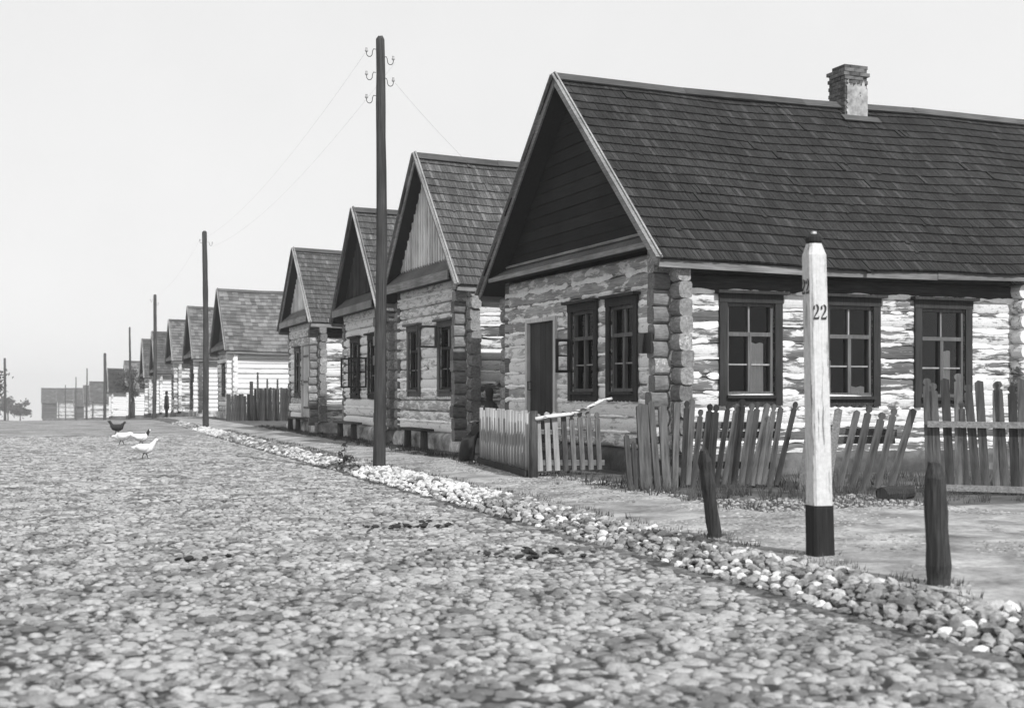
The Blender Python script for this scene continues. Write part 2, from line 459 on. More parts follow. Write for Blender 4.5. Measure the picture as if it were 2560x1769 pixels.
for rmin, rmax, tries in ((.05, .068, 900), (.034, .05, 10000), (.022, .034, 26000)):
    for _ in range(tries):
        Y = 4.0 + 56 * random.random() ** 1.25; X = rnd(4.70, 5.32)
        if 22.0 < Y < 23.4 and random.random() < .9: continue
        if 23.4 < Y < 60 and X > 5.12: continue
        if Y < 12.5 and random.random() < .25: continue
        r_ = rnd(rmin, rmax) * (1.0 if Y < 30 else 1.3)
        if not dts.put(X, Y, r_, 0.86): continue
        q = 0.5 + 0.5 * math.sin(Y * 1.7) 
        p_ = .85 if 15 < Y < 22 else (.55 if 24 < Y < 30 else (.9 if 42 < Y < 50 else .10 + .16 * q))
        stones.append((X, Y, r_, random.random() < p_))
stones.sort(key=lambda q: -q[2] / (q[0] * math.sin(A19) + q[1] * math.cos(A19)))
rest = {'kerbstone': MB(), 'limed_stone': MB()}; cnt = 0
for X, Y, s_, limed in stones:
    q = 'limed_stone' if limed else 'kerbstone'; k = random.randrange(6)
    hump = 0.05 * math.sin(math.pi * max(0, min(1, (X - 4.7) / 0.62))) if 13.0 < Y < 22 else 0.03 * math.sin(math.pi * max(0, min(1, (X - 4.7) / 0.62)))
    P = Vector((X, Y, ground_z(X, Y) + hump + s_ * (0.1 if Y > 14 else -0.12))); E_ = (rnd(-.5, .5), rnd(-.5, .5), rnd(0, 6.3)); S = (s_ * rnd(.9, 1.3), s_ * rnd(.85, 1.15), s_ * rnd(.6, .9))
    if cnt < 300 and in_view(X, Y, 0.0)[0]:
        inst('kerb_stone', boul_me[q][k], verge, P, E_, S); cnt += 1
    else:
        from mathutils import Euler
        mt = Matrix.LocRotScale(P, Euler(E_), Vector(S)); rest[q].add([mt @ Vector(v) for v in boul_src[k].v], boul_src[k].f)
for q in rest:
    o = rest[q].build('kerb_stones', M[q], verge, False); o['kind'] = 'stuff'

mb = MB(); dts = Darts(.12)
for _ in range(22000):
    Y = 6 + 26 * random.random() ** 1.6; X = rnd(5.35, 7.0) if Y > 13 else rnd(5.35, 9); r_ = rnd(.010, .036)
    if hash_noise(X * .8 + 2, Y * .55) + .4 * hash_noise(X * 2.5, Y * 2.2) < (0.0 if X < 6.0 else -.35): continue
    if not dts.put(X, Y, r_, .95): continue
    k = random.randrange(6); z0 = pave_z(X, Y); rz = rnd(0, 6.28); ca, sa = math.cos(rz), math.sin(rz); h = r_ * rnd(.15, .35)
    mb.add([(X + vx*r_*ca - vy*r_*.8*sa, Y + vx*r_*sa + vy*r_*.8*ca, z0 + vz*h) for vx, vy, vz in cob_src[k].v], cob_src[k].f)
o = mb.build('pebbles', M['cobble'], pavement, True); o['kind'] = 'stuff'

# ------------------------------------------------------------------ log houses
def wpt(wall, u, z, o):            # point on the gable wall ('g', outside is -x) or side wall ('s', outside is -y)
    return (-o, u, z) if wall == 'g' else (u, -o, z)
def wbox(mb, wall, u0, u1, z0, z1, o0, o1):
    a = wpt(wall, u0, z0, o0); b = wpt(wall, u1, z1, o1)
    mb.box(tuple(map(min, a, b)), tuple(map(max, a, b)))

PROF = [(-0.105, -0.085), (-0.105, 0.085), (-0.09, 0.112), (-0.05, 0.122), (0.03, 0.122), (0.072, 0.112), (0.096, 0.086), (0.106, 0.045), (0.109, 0.0), (0.106, -0.045), (0.096, -0.086), (0.072, -0.112), (0.03, -0.122), (-0.05, -0.122), (-0.09, -0.112)]
def log_piece(mb, wall, u0, u1, zc, pitch, nseg=None, tight=False):
    n = nseg or max(1, min(4, int((u1 - u0) / 0.9))); base = len(mb.v); np_ = len(PROF); k = pitch / 0.24
    d0 = rnd(-.012, .012)
    for i in range(n + 1):
        u = u0 + (u1 - u0) * i / n; dz = rnd(-.010, .010); do = d0 + rnd(-.008, .008); ks = k * (rnd(0.985, 1.0) if tight else rnd(0.93, 0.99))
        for o, z in PROF: mb.v.append(wpt(wall, u, zc + z * ks + dz, o - 0.105 + do))
    for i in range(n):
        for j in range(np_): mb.f.append((base + i*np_ + j, base + i*np_ + (j+1) % np_, base + (i+1)*np_ + (j+1) % np_, base + (i+1)*np_ + j))
    mb.f.append(tuple(base + j for j in range(np_))); mb.f.append(tuple(base + n*np_ + j for j in range(np_))[::-1])

def subtract(a, b, cuts):
    segs = [(a, b)]
    for c0, c1 in cuts:
        out = []
        for s0, s1 in segs:
            if c1 <= s0 or c0 >= s1: out.append((s0, s1)); continue
            if c0 > s0: out.append((s0, c0))
            if c1 < s1: out.append((c1, s1))
        segs = out
    return [s for s in segs if s[1] - s[0] > 0.03]

def log_wall(root, wall, length, z0, z1, half, openings, mat, chink=0.0, end_ext=True, far=False):
    pitch = 0.24; n = int(round((z1 - z0) / pitch)); pitch = (z1 - z0) / n
    joined = MB()
    for i in range(-1 if half else 0, n):
        zc = z0 + pitch * (i + (1.0 if half else 0.5))
        if zc - pitch * .5 < z0 - 0.16 or zc > z1 + 0.05: continue
        cuts = [(a, b) for a, b, c0, c1 in openings if c0 - 0.02 < zc < c1 + 0.02]
        a_ext = (0.27 + rnd(-.03, .03)) if not (wall == 'g' and zc > z1 - .3) else 0.0; b_ext = (0.27 + rnd(-.03, .03)) if end_ext else 0.0
        if not far and a_ext > .05:
            mb = MB(); log_piece(mb, wall, -a_ext, 0.0, zc, pitch, 1, True); mb.build('log_end', M['log_end_' + wall], root)
            mb = MB(); log_piece(mb, wall, length, length + b_ext, zc, pitch, 1, True); mb.build('log_end', M['log_end_' + wall], root)
        for s0, s1 in subtract(-a_ext if far else 0.004, length + (b_ext if far else -.004), cuts):
            mb = joined if far else MB()
            log_piece(mb, wall, s0, s1, zc, pitch, 1 if far else None)
            if not far: mb.build('log', M['log_bare_shade_x'] if (wall == 's' and zc > z1 - 0.62) else mat, root, False)  # side wall's bare top logs carry the painted eave shadow
        if chink > 0:
            zs = zc + pitch / 2
            if zs > z1 - 0.55 and wall == 's' or zs > z1 - 0.06: continue
            cuts = [(a - .0, b + .0) for a, b, c0, c1 in openings if c0 - 0.02 < zs < c1 + 0.02]
            for s0, s1 in subtract(0.02, length - 0.02, cuts):
                if random.random() > chink * 1.6: continue
                mb = MB(); m = max(2, int((s1 - s0) / (0.16 if far else 0.06))); base = 0
                amp = rnd(0.6, 1.3)
                for j in range(m + 1):
                    u = s0 + (s1 - s0) * j / m
                    brk = hash_noise(u * 2.3 + zs * 17, zs * 31) > 0.62 - 0.5 * (chink - .5)
                    hi = 0.004 if brk else (0.030 + 0.022 * hash_noise(u * 5 + zs * 9, zs * 7) + rnd(-.004, .004)) * amp; lo = 0.004 if brk else (0.036 + 0.030 * hash_noise(u * 4.3 + zs * 23, zs * 3 + 5) + rnd(-.006, .006)) * amp
                    hi = max(.004, hi); lo = max(.004, lo)
                    mb.v += [wpt(wall, u, zs - lo, 0.000), wpt(wall, u, zs, 0.012 if not brk else -0.03), wpt(wall, u, zs + hi, 0.000), wpt(wall, u, zs, -0.06)]
                for j in range(m):
                    q = j * 4
                    for e in range(4): mb.f.append((q + e, q + (e+1) % 4, q + 4 + (e+1) % 4, q + 4 + e))
                mb.build('chinking', M['lime'], root)
    if far and joined.v:
        o = joined.build('logs', mat, root); o['kind'] = 'stuff'

def window(root, wall, u0, u1, z0, z1, frame='frame_dark', curtains=(), transom=0.34, lower_split=True, sash='frame_mid', detail=True, apron=0.16, header=0.16, cas=0.13):
    """u0..u1, z0..z1 outer edge of the casing; returns the opening that has to be cut in the wall"""
    mb = MB()
    wbox(mb, wall, u0, u0 + cas, z0, z1 - header, 0.006, 0.042)
    wbox(mb, wall, u1 - cas, u1, z0, z1 - header, 0.006, 0.042)
    wbox(mb, wall, u0 - .01, u1 + .01, z1 - header, z1 - 0.03, 0.006, 0.05)
    w = mb.build('window', M[frame], root)
    mb = MB(); wbox(mb, wall, u0 - 0.07, u1 + 0.07, z1 - 0.03, z1 + 0.015, 0.0, 0.13); mb.build('cornice', M[frame], w)
    a, b, c, d = u0 + cas, u1 - cas, z0 + apron, z1 - header
    mb = MB(); wbox(mb, wall, a - .02, b + .02, c - 0.05, c - .004, -0.1, 0.085); mb.build('sill', M[frame], w)
    mb = MB()                                              # apron board with a scalloped lower edge
    pts = [(a, c - .05), (b, c - .05)]; m = 6
    for j in range(m * 4 + 1):
        s_ = j / (m * 4); pts.append((b + (a - b) * s_, z0 + 0.03 - 0.03 * abs(math.sin(math.pi * m * s_))))
    mb.prism(pts, lambda p: wpt(wall, p[0], p[1], 0.006), lambda p: wpt(wall, p[0], p[1], 0.03)); mb.build('apron', M[frame], w)
    tz = d - (d - c) * transom; mid = (a + b) / 2; f = 0.05
    mb = MB()                                              # fixed frame, transom and mullion
    wbox(mb, wall, a, a + f, c, d, -0.13, -0.02); wbox(mb, wall, b - f, b, c, d, -0.13, -0.02)
    wbox(mb, wall, a + f, b - f, d - f, d, -0.13, -0.02); wbox(mb, wall, a + f, b - f, c, c + f, -0.13, -0.02)
    wbox(mb, wall, a + f, b - f, tz - .03, tz + .03, -0.129, -0.015)
    if lower_split: wbox(mb, wall, mid - .03, mid + .03, c + f, tz - .03, -0.128, -0.018)
    mb.build('sash', M[sash], w)
    z2 = (c + tz) / 2
    mb = MB(); wbox(mb, wall, mid - .013, mid + .013, tz + .03, d - f, -0.11, -0.04); mb.build('glazing_bar', M['sash_light'], w)
    for s0, s1 in ((a + f, mid - .03), (mid + .03, b - f)):
        if lower_split:
            mb = MB(); wbox(mb, wall, s0, s1, z2 - .012, z2 + .012, -0.11, -0.04); mb.build('glazing_bar', M['sash_light'], w)
    panes = [(a + f, mid - .013, tz + .03, d - f), (mid + .013, b - f, tz + .03, d - f)]
    for s0, s1 in ((a + f, mid - .03), (mid + .03, b - f)): panes += [(s0, s1, c + f, z2 - .012), (s0, s1, z2 + .012, tz - .03)]
    if detail:
        for p in panes:
            mb = MB(); wbox(mb, wall, p[0] - .004, p[1] + .004, p[2] - .004, p[3] + .004, -0.078, -0.074); mb.build('pane', M['glass'], w)
    else:
        mb = MB(); wbox(mb, wall, a + f, b - f, c + f, d - f, -0.078, -0.074); mb.build('pane', M['glass'], w)
    for (c0, c1, h) in curtains:                           # hanging cloth behind the panes
        mb = MB(); m = 10; q0 = a + (b - a) * c0; q1 = a + (b - a) * c1; top = c + (tz - c) * h
        for j in range(m + 1):
            u = q0 + (q1 - q0) * j / m; o = -0.10 + 0.010 * math.sin(j * 2.1)
            mb.v += [wpt(wall, u + rnd(-.004, .004), c + .05, o), wpt(wall, u * 1.0, top + 0.01 * math.sin(j), o * 1.0)]
        for j in range(m): mb.f.append((2*j, 2*j + 2, 2*j + 3, 2*j + 1))
        mb.build('curtain', M['curtain'], w)
    return (u0 + cas - .02, u1 - cas + .02, z0 + apron - 0.03, z1 - header + 0.02), w

def shingle_src(seed, w=0.11, l=0.44):
    rng = random.Random(seed); mb = MB(); j = [rng.uniform(-.007, .007) for _ in range(2)]
    # local: x across, y up the slope, z out of the slope; butt (thick end) at y=0
    mb.v = [(0, j[0], 0.0), (w, j[1], 0.0), (w, l, 0.0), (0, l, 0.0), (0, j[0], .034), (w, j[1], .032), (w, l, .004), (0, l, .004)]
    mb.f = [(0,3,2,1),(4,5,6,7),(0,1,5,4),(1,2,6,5),(2,3,7,6),(3,0,4,7)]
    return mb
SH = [shingle_src(7 + i) for i in range(5)]
SH_ME = {}

def roof(root, W, L, og, ob, oe, ze, za, mat, singles=0, wid=0.11, far=False, barge='barge', right_detail=True):
    """gable roof with ridge along local x; near slope faces -y"""
    half = W / 2 + oe; rise = za - ze; ang = math.atan2(rise, half); sl = math.hypot(half, rise)
    out = {}
    x0, x1 = -og, L + ob; ph = rnd(0, 6)
    def sag(x): return (-0.055 * math.sin(math.pi * max(0, min(1, (x - x0) / 7.0))) + 0.010 * (math.sin(x * 2.1 + ph) - math.sin(x0 * 2.1 + ph)))
    for side in (1, -1):
        def P(x, s_, n):              # s_ distance up the slope from the eave, n out of the slope
            y = -oe + s_ * math.cos(ang) - n * math.sin(ang); z = ze + s_ * math.sin(ang) + n * math.cos(ang) + sag(x)
            return (x, y if side == 1 else W - y, z)
        mb = MB(); nd = 24
        for q in range(nd + 1):
            xx = x0 + .02 + (x1 - x0 - .02) * q / nd
            mb.v += [P(xx, 0.02, -.05), P(xx, 0.02, -.01), P(xx, sl - .02, -.01), P(xx, sl - .02, -.05)]
        for q in range(nd):
            for e in range(4): mb.f.append((4*q + e, 4*q + (e+1) % 4, 4*q + 4 + (e+1) % 4, 4*q + 4 + e))
        mb.f += [(0, 1, 2, 3), (4*nd + 3, 4*nd + 2, 4*nd + 1, 4*nd)]
        mb.build('roof_deck', M['deck'], root)
        joined = MB(); expo = 0.255 if not far else 0.27; nrow = int(math.ceil((sl - .02) / expo)); expo = sl / nrow
        rot = Matrix.Rotation(ang, 4, 'X')
        cand = []
        for r_ in range(nrow):
            x = x0 - rnd(0, 0.06); wave = rnd(-.006, .006)
            ww = wid if side == 1 else 0.3
            while x < x1:
                w = ww * rnd(0.75, 1.3)
                if x + w > x1 + .02: w = x1 + .02 - x
                if w < 0.03: break
                s_ = r_ * expo - 0.03 + wave + 0.008 * math.sin(x * 1.9 + r_ * 1.3) + rnd(-.005, .005)
                if random.random() < 0.010: s_ -= rnd(.015, .05)
                lift = 0.004 + rnd(0, .005) + (rnd(.005, .02) if random.random() < .012 else 0)
                cand.append((x, s_, lift, w, min(0.44, sl - s_ + .02), random.randrange(5), r_))
                x += w + (rnd(0.001, 0.006) if not far else .004)
        picks = set()
        if side == 1 and singles:
            order = sorted(range(len(cand)), key=lambda i: cand[i][0] * 0.33 + cand[i][1] * 0.8 + (0 if cand[i][0] > -.2 else 1))
            picks = set(order[:singles])
        for i, (x, s_, lift, w, l, k, r_) in enumerate(cand):
            if i in picks:
                key = (mat, k)
                if key not in SH_ME: SH_ME[key] = SH[k].mesh('shingle', M[mat])
                # butt rests on the course below: tilt a little
                inst('shingle', SH_ME[key], root, P(x, s_, lift + 0.012), (ang - 0.028, 0, rnd(-.012, .012)), (w / 0.11, l / 0.44, 1))
            else:
                vs = []
                for vx, vy, vz in SH[k].v:
                    q = (x + vx * w / 0.11, s_ + vy * l / 0.44, lift + 0.012 + vz - 0.028 * vy * l / 0.44)
                    vs.append(P(*q))
                joined.add(vs, SH[k].f if side == 1 else [f[::-1] for f in SH[k].f])
        o = joined.build('shingles', M[mat], root); o['kind'] = 'stuff'
        # verge (barge) board, eave board, ridge board
        mb = MB(); p0 = Vector(P(x0 - .012, -.05, .0)); p1 = Vector(P(x0 - .012, sl + .05, .0))
        nrm = Vector(P(0, 0, 1)) - Vector(P(0, 0, 0))
        mb.bar(p0, p1, 0.03, 0.19, nrm); mb.build('bargeboard', M[barge], root)
        mb = MB(); mb.bar(Vector(P(x0 - .03, -.06, .055)), Vector(P(x0 - .03, sl + .02, .055)), 0.11, 0.025, nrm); mb.build('verge_strip', M['barge'], root)
        nb_ = 5
        for q in range(nb_):
            xa = x0 + .01 + (x1 - x0 - .01) * q / nb_; xb = x0 + .01 + (x1 - x0 - .01) * (q + 1) / nb_ - .004
            mb = MB(); mb.bar(Vector(P(xa, -.035, -.062 + rnd(-.008, .008))), Vector(P(xb, -.035, -.062 + rnd(-.008, .008))), 0.03, 0.11, (0, 0, 1)); mb.build('eave_board', M['eave'], root)
        for q in range(nb_):
            xa = x0 - .04 + (x1 - x0 + .04) * q / nb_; xb = x0 - .04 + (x1 - x0 + .04) * (q + 1) / nb_ - .003
            mb = MB(); mb.bar(Vector(P(xa, sl - .08, .075 + rnd(-.006, .006))), Vector(P(xb, sl - .08, .075 + rnd(-.006, .006))), 0.20, 0.024, nrm); mb.build('ridge_board', M['ridge'], root)
        out[side] = P
    return ang, out

def gable(root, W, zb, ze_wall, za, style, mat, x=-0.03, oe=0.0, batten=True, ang=0.7):
    """boards filling the gable triangle between height zb and the roof"""
    def half_at(z): return max(0.0, (za - 0.14 - z) / math.tan(ang))
    mid = W / 2
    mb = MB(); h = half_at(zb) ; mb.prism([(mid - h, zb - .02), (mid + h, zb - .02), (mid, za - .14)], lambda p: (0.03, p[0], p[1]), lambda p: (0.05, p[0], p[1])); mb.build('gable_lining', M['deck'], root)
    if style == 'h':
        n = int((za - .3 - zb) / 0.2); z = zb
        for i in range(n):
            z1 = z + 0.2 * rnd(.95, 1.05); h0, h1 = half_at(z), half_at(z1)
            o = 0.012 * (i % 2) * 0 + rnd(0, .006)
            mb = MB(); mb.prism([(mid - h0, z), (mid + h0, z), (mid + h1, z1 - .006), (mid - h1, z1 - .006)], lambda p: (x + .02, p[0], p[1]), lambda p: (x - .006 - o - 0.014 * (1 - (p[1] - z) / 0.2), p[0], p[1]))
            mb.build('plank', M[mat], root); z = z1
    else:
        h = half_at(zb); y = mid - h; i = 0
        while y < mid + h - .03:
            w = 0.17 * rnd(.9, 1.1) if style == 'v' else 0.3
            y1 = min(y + w, mid + h)
            t0 = za - .14 - abs(y - mid) * math.tan(ang); t1 = za - .14 - abs(y1 - mid) * math.tan(ang)
            o = rnd(0, .008); cpts = [(y, zb + .05), ((y + y1) / 2, zb - .03), (y1, zb + .05), (y1, max(t1, zb + .06))]
            if y < mid < y1: cpts.append((mid, za - .14))
            cpts.append((y, max(t0, zb + .06)))
            mb = MB(); mb.prism(cpts, lambda p: (x + .02, p[0], p[1]), lambda p: (x - .006 - o, p[0], p[1])); mb.build('plank', M[mat], root)
            if batten and y > mid - h + .1:
                tb = za - .2 - abs(y - mid) * math.tan(ang)
                if tb > zb + .15:
                    mb = MB(); mb.prism([(y - .03, zb + .02), (y, zb - .03), (y + .03, zb + .02), (y + .03, tb), (y - .03, tb)], lambda p: (x - .014, p[0], p[1]), lambda p: (x - .045, p[0], p[1])); mb.build('batten', M[mat], root)
            y = y1 + .004

def foundation(root, W, L, zg, zb, mat, out=0.06):
    for wall, length in (('g', W), ('s', L)):
        mb = MB(); nu = max(8, int(length / 0.12)); nz = 6
        lo, hi = zg - 0.15, zb + .02
        for i in range(nu + 1):
            for j in range(nz + 1):
                u = -0.12 + (length + 0.24) * i / nu; z = lo + (hi - lo) * j / nz
                o = out * (1.6 - j / nz) + 0.035 * hash_noise(u * 4, z * 9 + 3) if j < nz else -0.1
                mb.v.append(wpt(wall, u, z, o))
        for i in range(nu):
            for j in range(nz):
                a = i * (nz + 1) + j; q = (a, a + nz + 1, a + nz + 2, a + 1)
                mb.f.append(q)
        mb.build('foundation', M[mat], root, True)

def rear_walls(root, W, L, zg, zt, mat):
    mb = MB(); mb.box((0.0, W - .2, zg), (L, W, zt)); mb.box((L - .2, 0, zg), (L, W, zt)); o = mb.build('rear_wall', M[mat], root)
    mb = MB(); mb.box((0.2, 0.2, zt - .1), (L - .2, W - .2, zt - .02)); mb.build('ceiling_boards', M['deck'], root)
    mb = MB(); mb.box((0.25, 0.25, zg + .25), (L - .25, W - .25, zg + .30)); mb.box((1.9, 1.6, zg + .31), (L - .25, 1.65, zt - .11)); mb.box((1.85, 1.6, zg + .31), (1.899, W - .25, zt - .11)); mb.build('added_dark_backing', M['gloom'], root)  # near-black floor and partition, added so the windows look dark

def house(loc, phi, W, L, ze, za, label, style, gmat, smat, shin, og=0.36, oe=0.33, zb=0.55, openings_g=(), openings_s=(), chink_g=0, chink_s=0, singles=0, gb='plank_dark', far=False, fmat='founding', wid=0.066, barge='barge', pent=True, ob=0.3):
    zg = ground_z(loc[0] + .3, loc[1])
    root = empty('log_house', (loc[0], loc[1], fall(loc[1])), R(phi)); tag(root, label, 'house', 'log houses in a row along the street')
    g0 = zg - fall(loc[1])
    half = W / 2 + oe; ang = math.atan2(za - ze, half); zt = ze + oe * math.tan(ang) - 0.10
    og_, os_ = [], []
    for w in openings_g:
        op, ob_ = window(root, 'g', *w[:4], **w[4]); og_.append(op)
        if len(w) > 5: w[5](root, ob_)
    for w in openings_s:
        op, ob_ = window(root, 's', *w[:4], **w[4]); os_.append(op)
    root['dummy'] = 0; del root['dummy']
    return root, zt, og_, os_, ang, g0

def finish(root, W, L, ze, za, zt, og_, os_, ang, g0, style, gmat, smat, shin, og=0.36, oe=0.33, zb=0.55, chink_g=0, chink_s=0, singles=0, gb='plank_dark', far=False, fmat='founding', wid=0.066, barge='barge', pent=True, ob=0.3, cross=None, cap='eave', shelf=.30, caph=.16):
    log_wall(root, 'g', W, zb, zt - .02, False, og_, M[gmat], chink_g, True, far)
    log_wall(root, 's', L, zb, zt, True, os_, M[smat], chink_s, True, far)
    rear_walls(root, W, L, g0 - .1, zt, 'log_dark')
    foundation(root, W, L, g0, zb, fmat)
    roof(root, W, L, og, ob, oe, ze, za, shin, singles, wid, far, barge)
    zgab = zt + 0.12
    def ylim(z): return (z - ze) / math.tan(ang) - oe + .16
    if pent:                                               # narrow sloping shelf and cornice below the gable boards
        mb = MB(); mb.prism([(0.0, zgab + shelf), (-0.36, zgab - .06), (-0.36, zgab - .09), (0.0, zgab + shelf - .04)], lambda p: (p[0], ylim(p[1]), p[1]), lambda p: (p[0], W - ylim(p[1]), p[1])); mb.build('gable_shelf', M['shelf'], root)
        mb = MB(); mb.box((-0.375, ylim(zgab - .055) - .02, zgab - .08 - caph), (-0.345, W - ylim(zgab - .055) + .02, zgab - .055)); mb.build('cornice_board', M[cap], root)
        mb = MB(); mb.box((-0.345, ylim(zgab), zgab - .04 - caph), (0.0, W - ylim(zgab), zgab - .01 - caph)); mb.build('soffit', M['deck'], root)
        if caph < .1:
            mb = MB(); mb.bar((-.10, ylim(zgab + shelf) + .02, zgab + shelf * .72 + .03), (-.10, W - ylim(zgab + shelf) - .02, zgab + shelf * .72 + .03), .05, .03, (-.5, 0, .8)); mb.build('shelf_batten', M['barge'], root)
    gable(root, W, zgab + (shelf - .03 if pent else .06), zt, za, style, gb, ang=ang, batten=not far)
    return root

def plank_door(root, wall, u0, u1, z0, z1, mat, frame, strap=False):
    fw = 0.09
    mb = MB(); wbox(mb, wall, u0 - .0, u1 + .0, z1, z1 + .07, -0.12, 0.045); d = mb.build('door', M[frame], root)
    for q in (u0, u1 - fw):
        mb = MB(); wbox(mb, wall, q, q + fw, z0, z1, -0.12, 0.05); mb.build('door_post', M[frame], d)
    a, b = u0 + fw + .004, u1 - fw - .004; n = max(3, int((b - a) / .2))
    for i in range(n):
        mb = MB(); wbox(mb, wall, a + (b - a) * i / n, a + (b - a) * (i + 1) / n - .006, z0 + .04, z1 - .01, -0.06, -0.02 + rnd(0, .006)); mb.build('door_board', M[mat], d)
    for zz in ((z0 + .35, z1 - .35, (z0 + z1) / 2) if strap else ()):
        mb = MB(); wbox(mb, wall, a + .03, b - .1, zz - .03, zz + .03, -0.012, 0.002); mb.build('hinge_strap', M['iron'], d)
    mb = MB(); wbox(mb, wall, u0, u1, z0 - .06, z0, -0.1, 0.12); mb.build('threshold', M['frame_mid'], d)
    mb = MB(); p = wpt(wall, b - .1, (z0 + z1) / 2 - .1, 0.0); q = wpt(wall, b - .1, (z0 + z1) / 2 - .1, 0.07); q2 = wpt(wall, b - .1, (z0 + z1) / 2 + .05, 0.07); q3 = wpt(wall, b - .1, (z0 + z1) / 2 + .05, 0.0)
    mb.tube([p, q, q2, q3], .012, 6); mb.build('handle', M['iron'], d)
    return (u0 - .0, u1 + .0, z0 - .2, z1 + .02)

def open_sash(root, hinge_u, z0, z1, w, mat, split=True):
    """small casement standing open at a right angle to the gable wall"""
    mb = MB(); y0, y1 = hinge_u - .018, hinge_u + .018; f = .045; x0 = -.05
    mb.box((x0 - w, y0, z0), (x0 - w + f, y1, z1)); mb.box((x0 - f, y0, z0), (x0, y1, z1))
    mb.box((x0 - w + f, y0, z0), (x0 - f, y1, z0 + f)); mb.box((x0 - w + f, y0, z1 - f), (x0 - f, y1, z1))
    if split: mb.box((x0 - w + f, y0 + .004, (z0 + z1) / 2 - .012), (x0 - f, y1 - .004, (z0 + z1) / 2 + .012))
    s = mb.build('open_casement', M[mat], root)
    mb = MB(); mb.box((x0 - w + f, hinge_u - .003, z0 + f), (x0 - f, hinge_u + .003, z1 - f)); mb.build('pane', M['glass'], s)

# --- the big nearest house
loc, phi, W, L, ze, za = (8.3, 16.7), 2.2, 6.6, 11.5, 3.31, 6.68
root, zt, og_, os_, ang, g0 = house(loc, phi, W, L, ze, za, 'nearest log house with dark shingle roof, brick chimney and peeling whitewash', 'h', '', '', '',
    openings_g=[(1.0, 2.08, 1.27, 2.93, dict(curtains=[(.55, .82, .8)])), (2.42, 3.56, 1.27, 2.93, dict(curtains=[(.55, .8, .8)]))],
    openings_s=[(0.80, 1.88, 1.22, 2.90, dict(curtains=[(.55, .84, .86), (.04, .10, .9)])), (2.58, 3.66, 1.20, 2.90, dict(curtains=[(.55, .9, .16), (.05, .14, .6)])), (4.32, 5.44, 1.18, 2.90, dict(curtains=[(.5, .76, .8)]))])
og_.append(plank_door(root, 'g', 4.08, 5.46, 0.45, 2.68, 'door_dark', 'frame_light'))
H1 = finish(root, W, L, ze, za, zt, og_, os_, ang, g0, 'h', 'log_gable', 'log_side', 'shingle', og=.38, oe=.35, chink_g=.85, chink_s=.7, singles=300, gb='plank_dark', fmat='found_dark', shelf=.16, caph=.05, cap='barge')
open_sash(H1, 3.44, 1.75, 2.32, .26, 'frame_dark')
for i in range(12):                                        # ends of the cross wall logs
    mb = MB(); z = .62 + i * .242; mb.tube([(6.35, .1, z), (6.35, -.24 + rnd(-.03, .03), z)], .115, 10); mb.build('log_end', M['log_side_b'], H1)
mb = MB(); mb.box((-.40, .22, 1.98), (-.30, .25, 2.28)); mb.box((-.31, .0, 1.98), (-.29, .24, 2.28)); o = mb.build('wall_plate', M['iron'], H1); o['label'] = 'small dark plate fixed on the log corner'
# small notice sleeve and drain board along the side wall
# chimney
CH = empty('chimney', (5.50, W / 2, za - .55)); CH.parent = H1
cw, bl, bh = 0.255, 0.25, 0.068
BR = {}
for key, dims in (('long', (0.243, 0.118, 0.062)), ):
    mb = MB(); a_, b_, c_ = dims; e = .008
    mb.loft([((0, 0, -c_/2), (a_/2 - e, 0, 0), (0, b_/2 - e, 0))], 4) if False else None
    mb.box((-a_/2, -b_/2, -c_/2), (a_/2, b_/2, c_/2)); BR[key] = mb.mesh('brick', M['brick'])
nc = 19
for i in range(nc):
    z = i * bh; off = 0 if i < nc - 5 else (0.0, 0.010, 0.026, 0.026, 0.0)[i - nc + 5]
    hw = cw + off
    per = [(-1, 0), (1, 0), (0, -1), (0, 1)]
    for sx, sy in per:
        nb = 2 if not off or off < .06 else 3
        span = 2 * hw - 0.12
        for k in range(nb):
            tpos = -hw + .06 * 0 + (k + .5) * (2 * hw - .12) / nb + (0.12 if (i % 2) else 0)
            sc = ((2 * hw - .12) / nb - .01) / 0.243
            if sx: inst('brick', BR['long'], CH, (sx * (hw - .06) + rnd(-.004, .004), tpos, z), (0, 0, R(90)), (sc, 1, 1))
            else:
                tpos = -hw + (k + .5) * (2 * hw - .12) / nb + (0 if (i % 2) else 0.12)
                inst('brick', BR['long'], CH, (tpos, sy * (hw - .06) + rnd(-.004, .004), z), (0, 0, 0), (sc, 1, 1))
mb = MB(); mb.box((-cw + .015, -cw + .015, -.4), (cw - .015, cw - .015, nc * bh - .10)); mb.build('mortar_core', M['found_dark'], CH)
mb = MB()
for i in range(41):                                        # lime render left on the face towards the yard
    for j in range(31):
        x = -cw + .015 + (2 * cw - .03) * j / 30; z = .1 + .98 * i / 40
        mb.v.append((x, -cw - .010 - .005 * hash_noise(x * 20, z * 14), z))
for i in range(40):
    for j in range(30):
        x = j / 30; z = i / 40
        if z > .80 + .12 * hash_noise(x * 9, 3) or hash_noise(x * 7 + 2, z * 9) > .80 or x < .05 + .04 * hash_noise(1, z * 30): continue
        mb.f.append((i*31 + j, i*31 + j + 1, (i+1)*31 + j + 1, (i+1)*31 + j))
mb.build('render_coat', M['old_lime'], CH)
mb = MB(); mb.bar((5.1, W/2 - .40, za - .30), (5.9, W/2 - .40, za - .30), .18, .02, (0, -.66, .75)); mb.build('flashing', M['ridge'], H1)

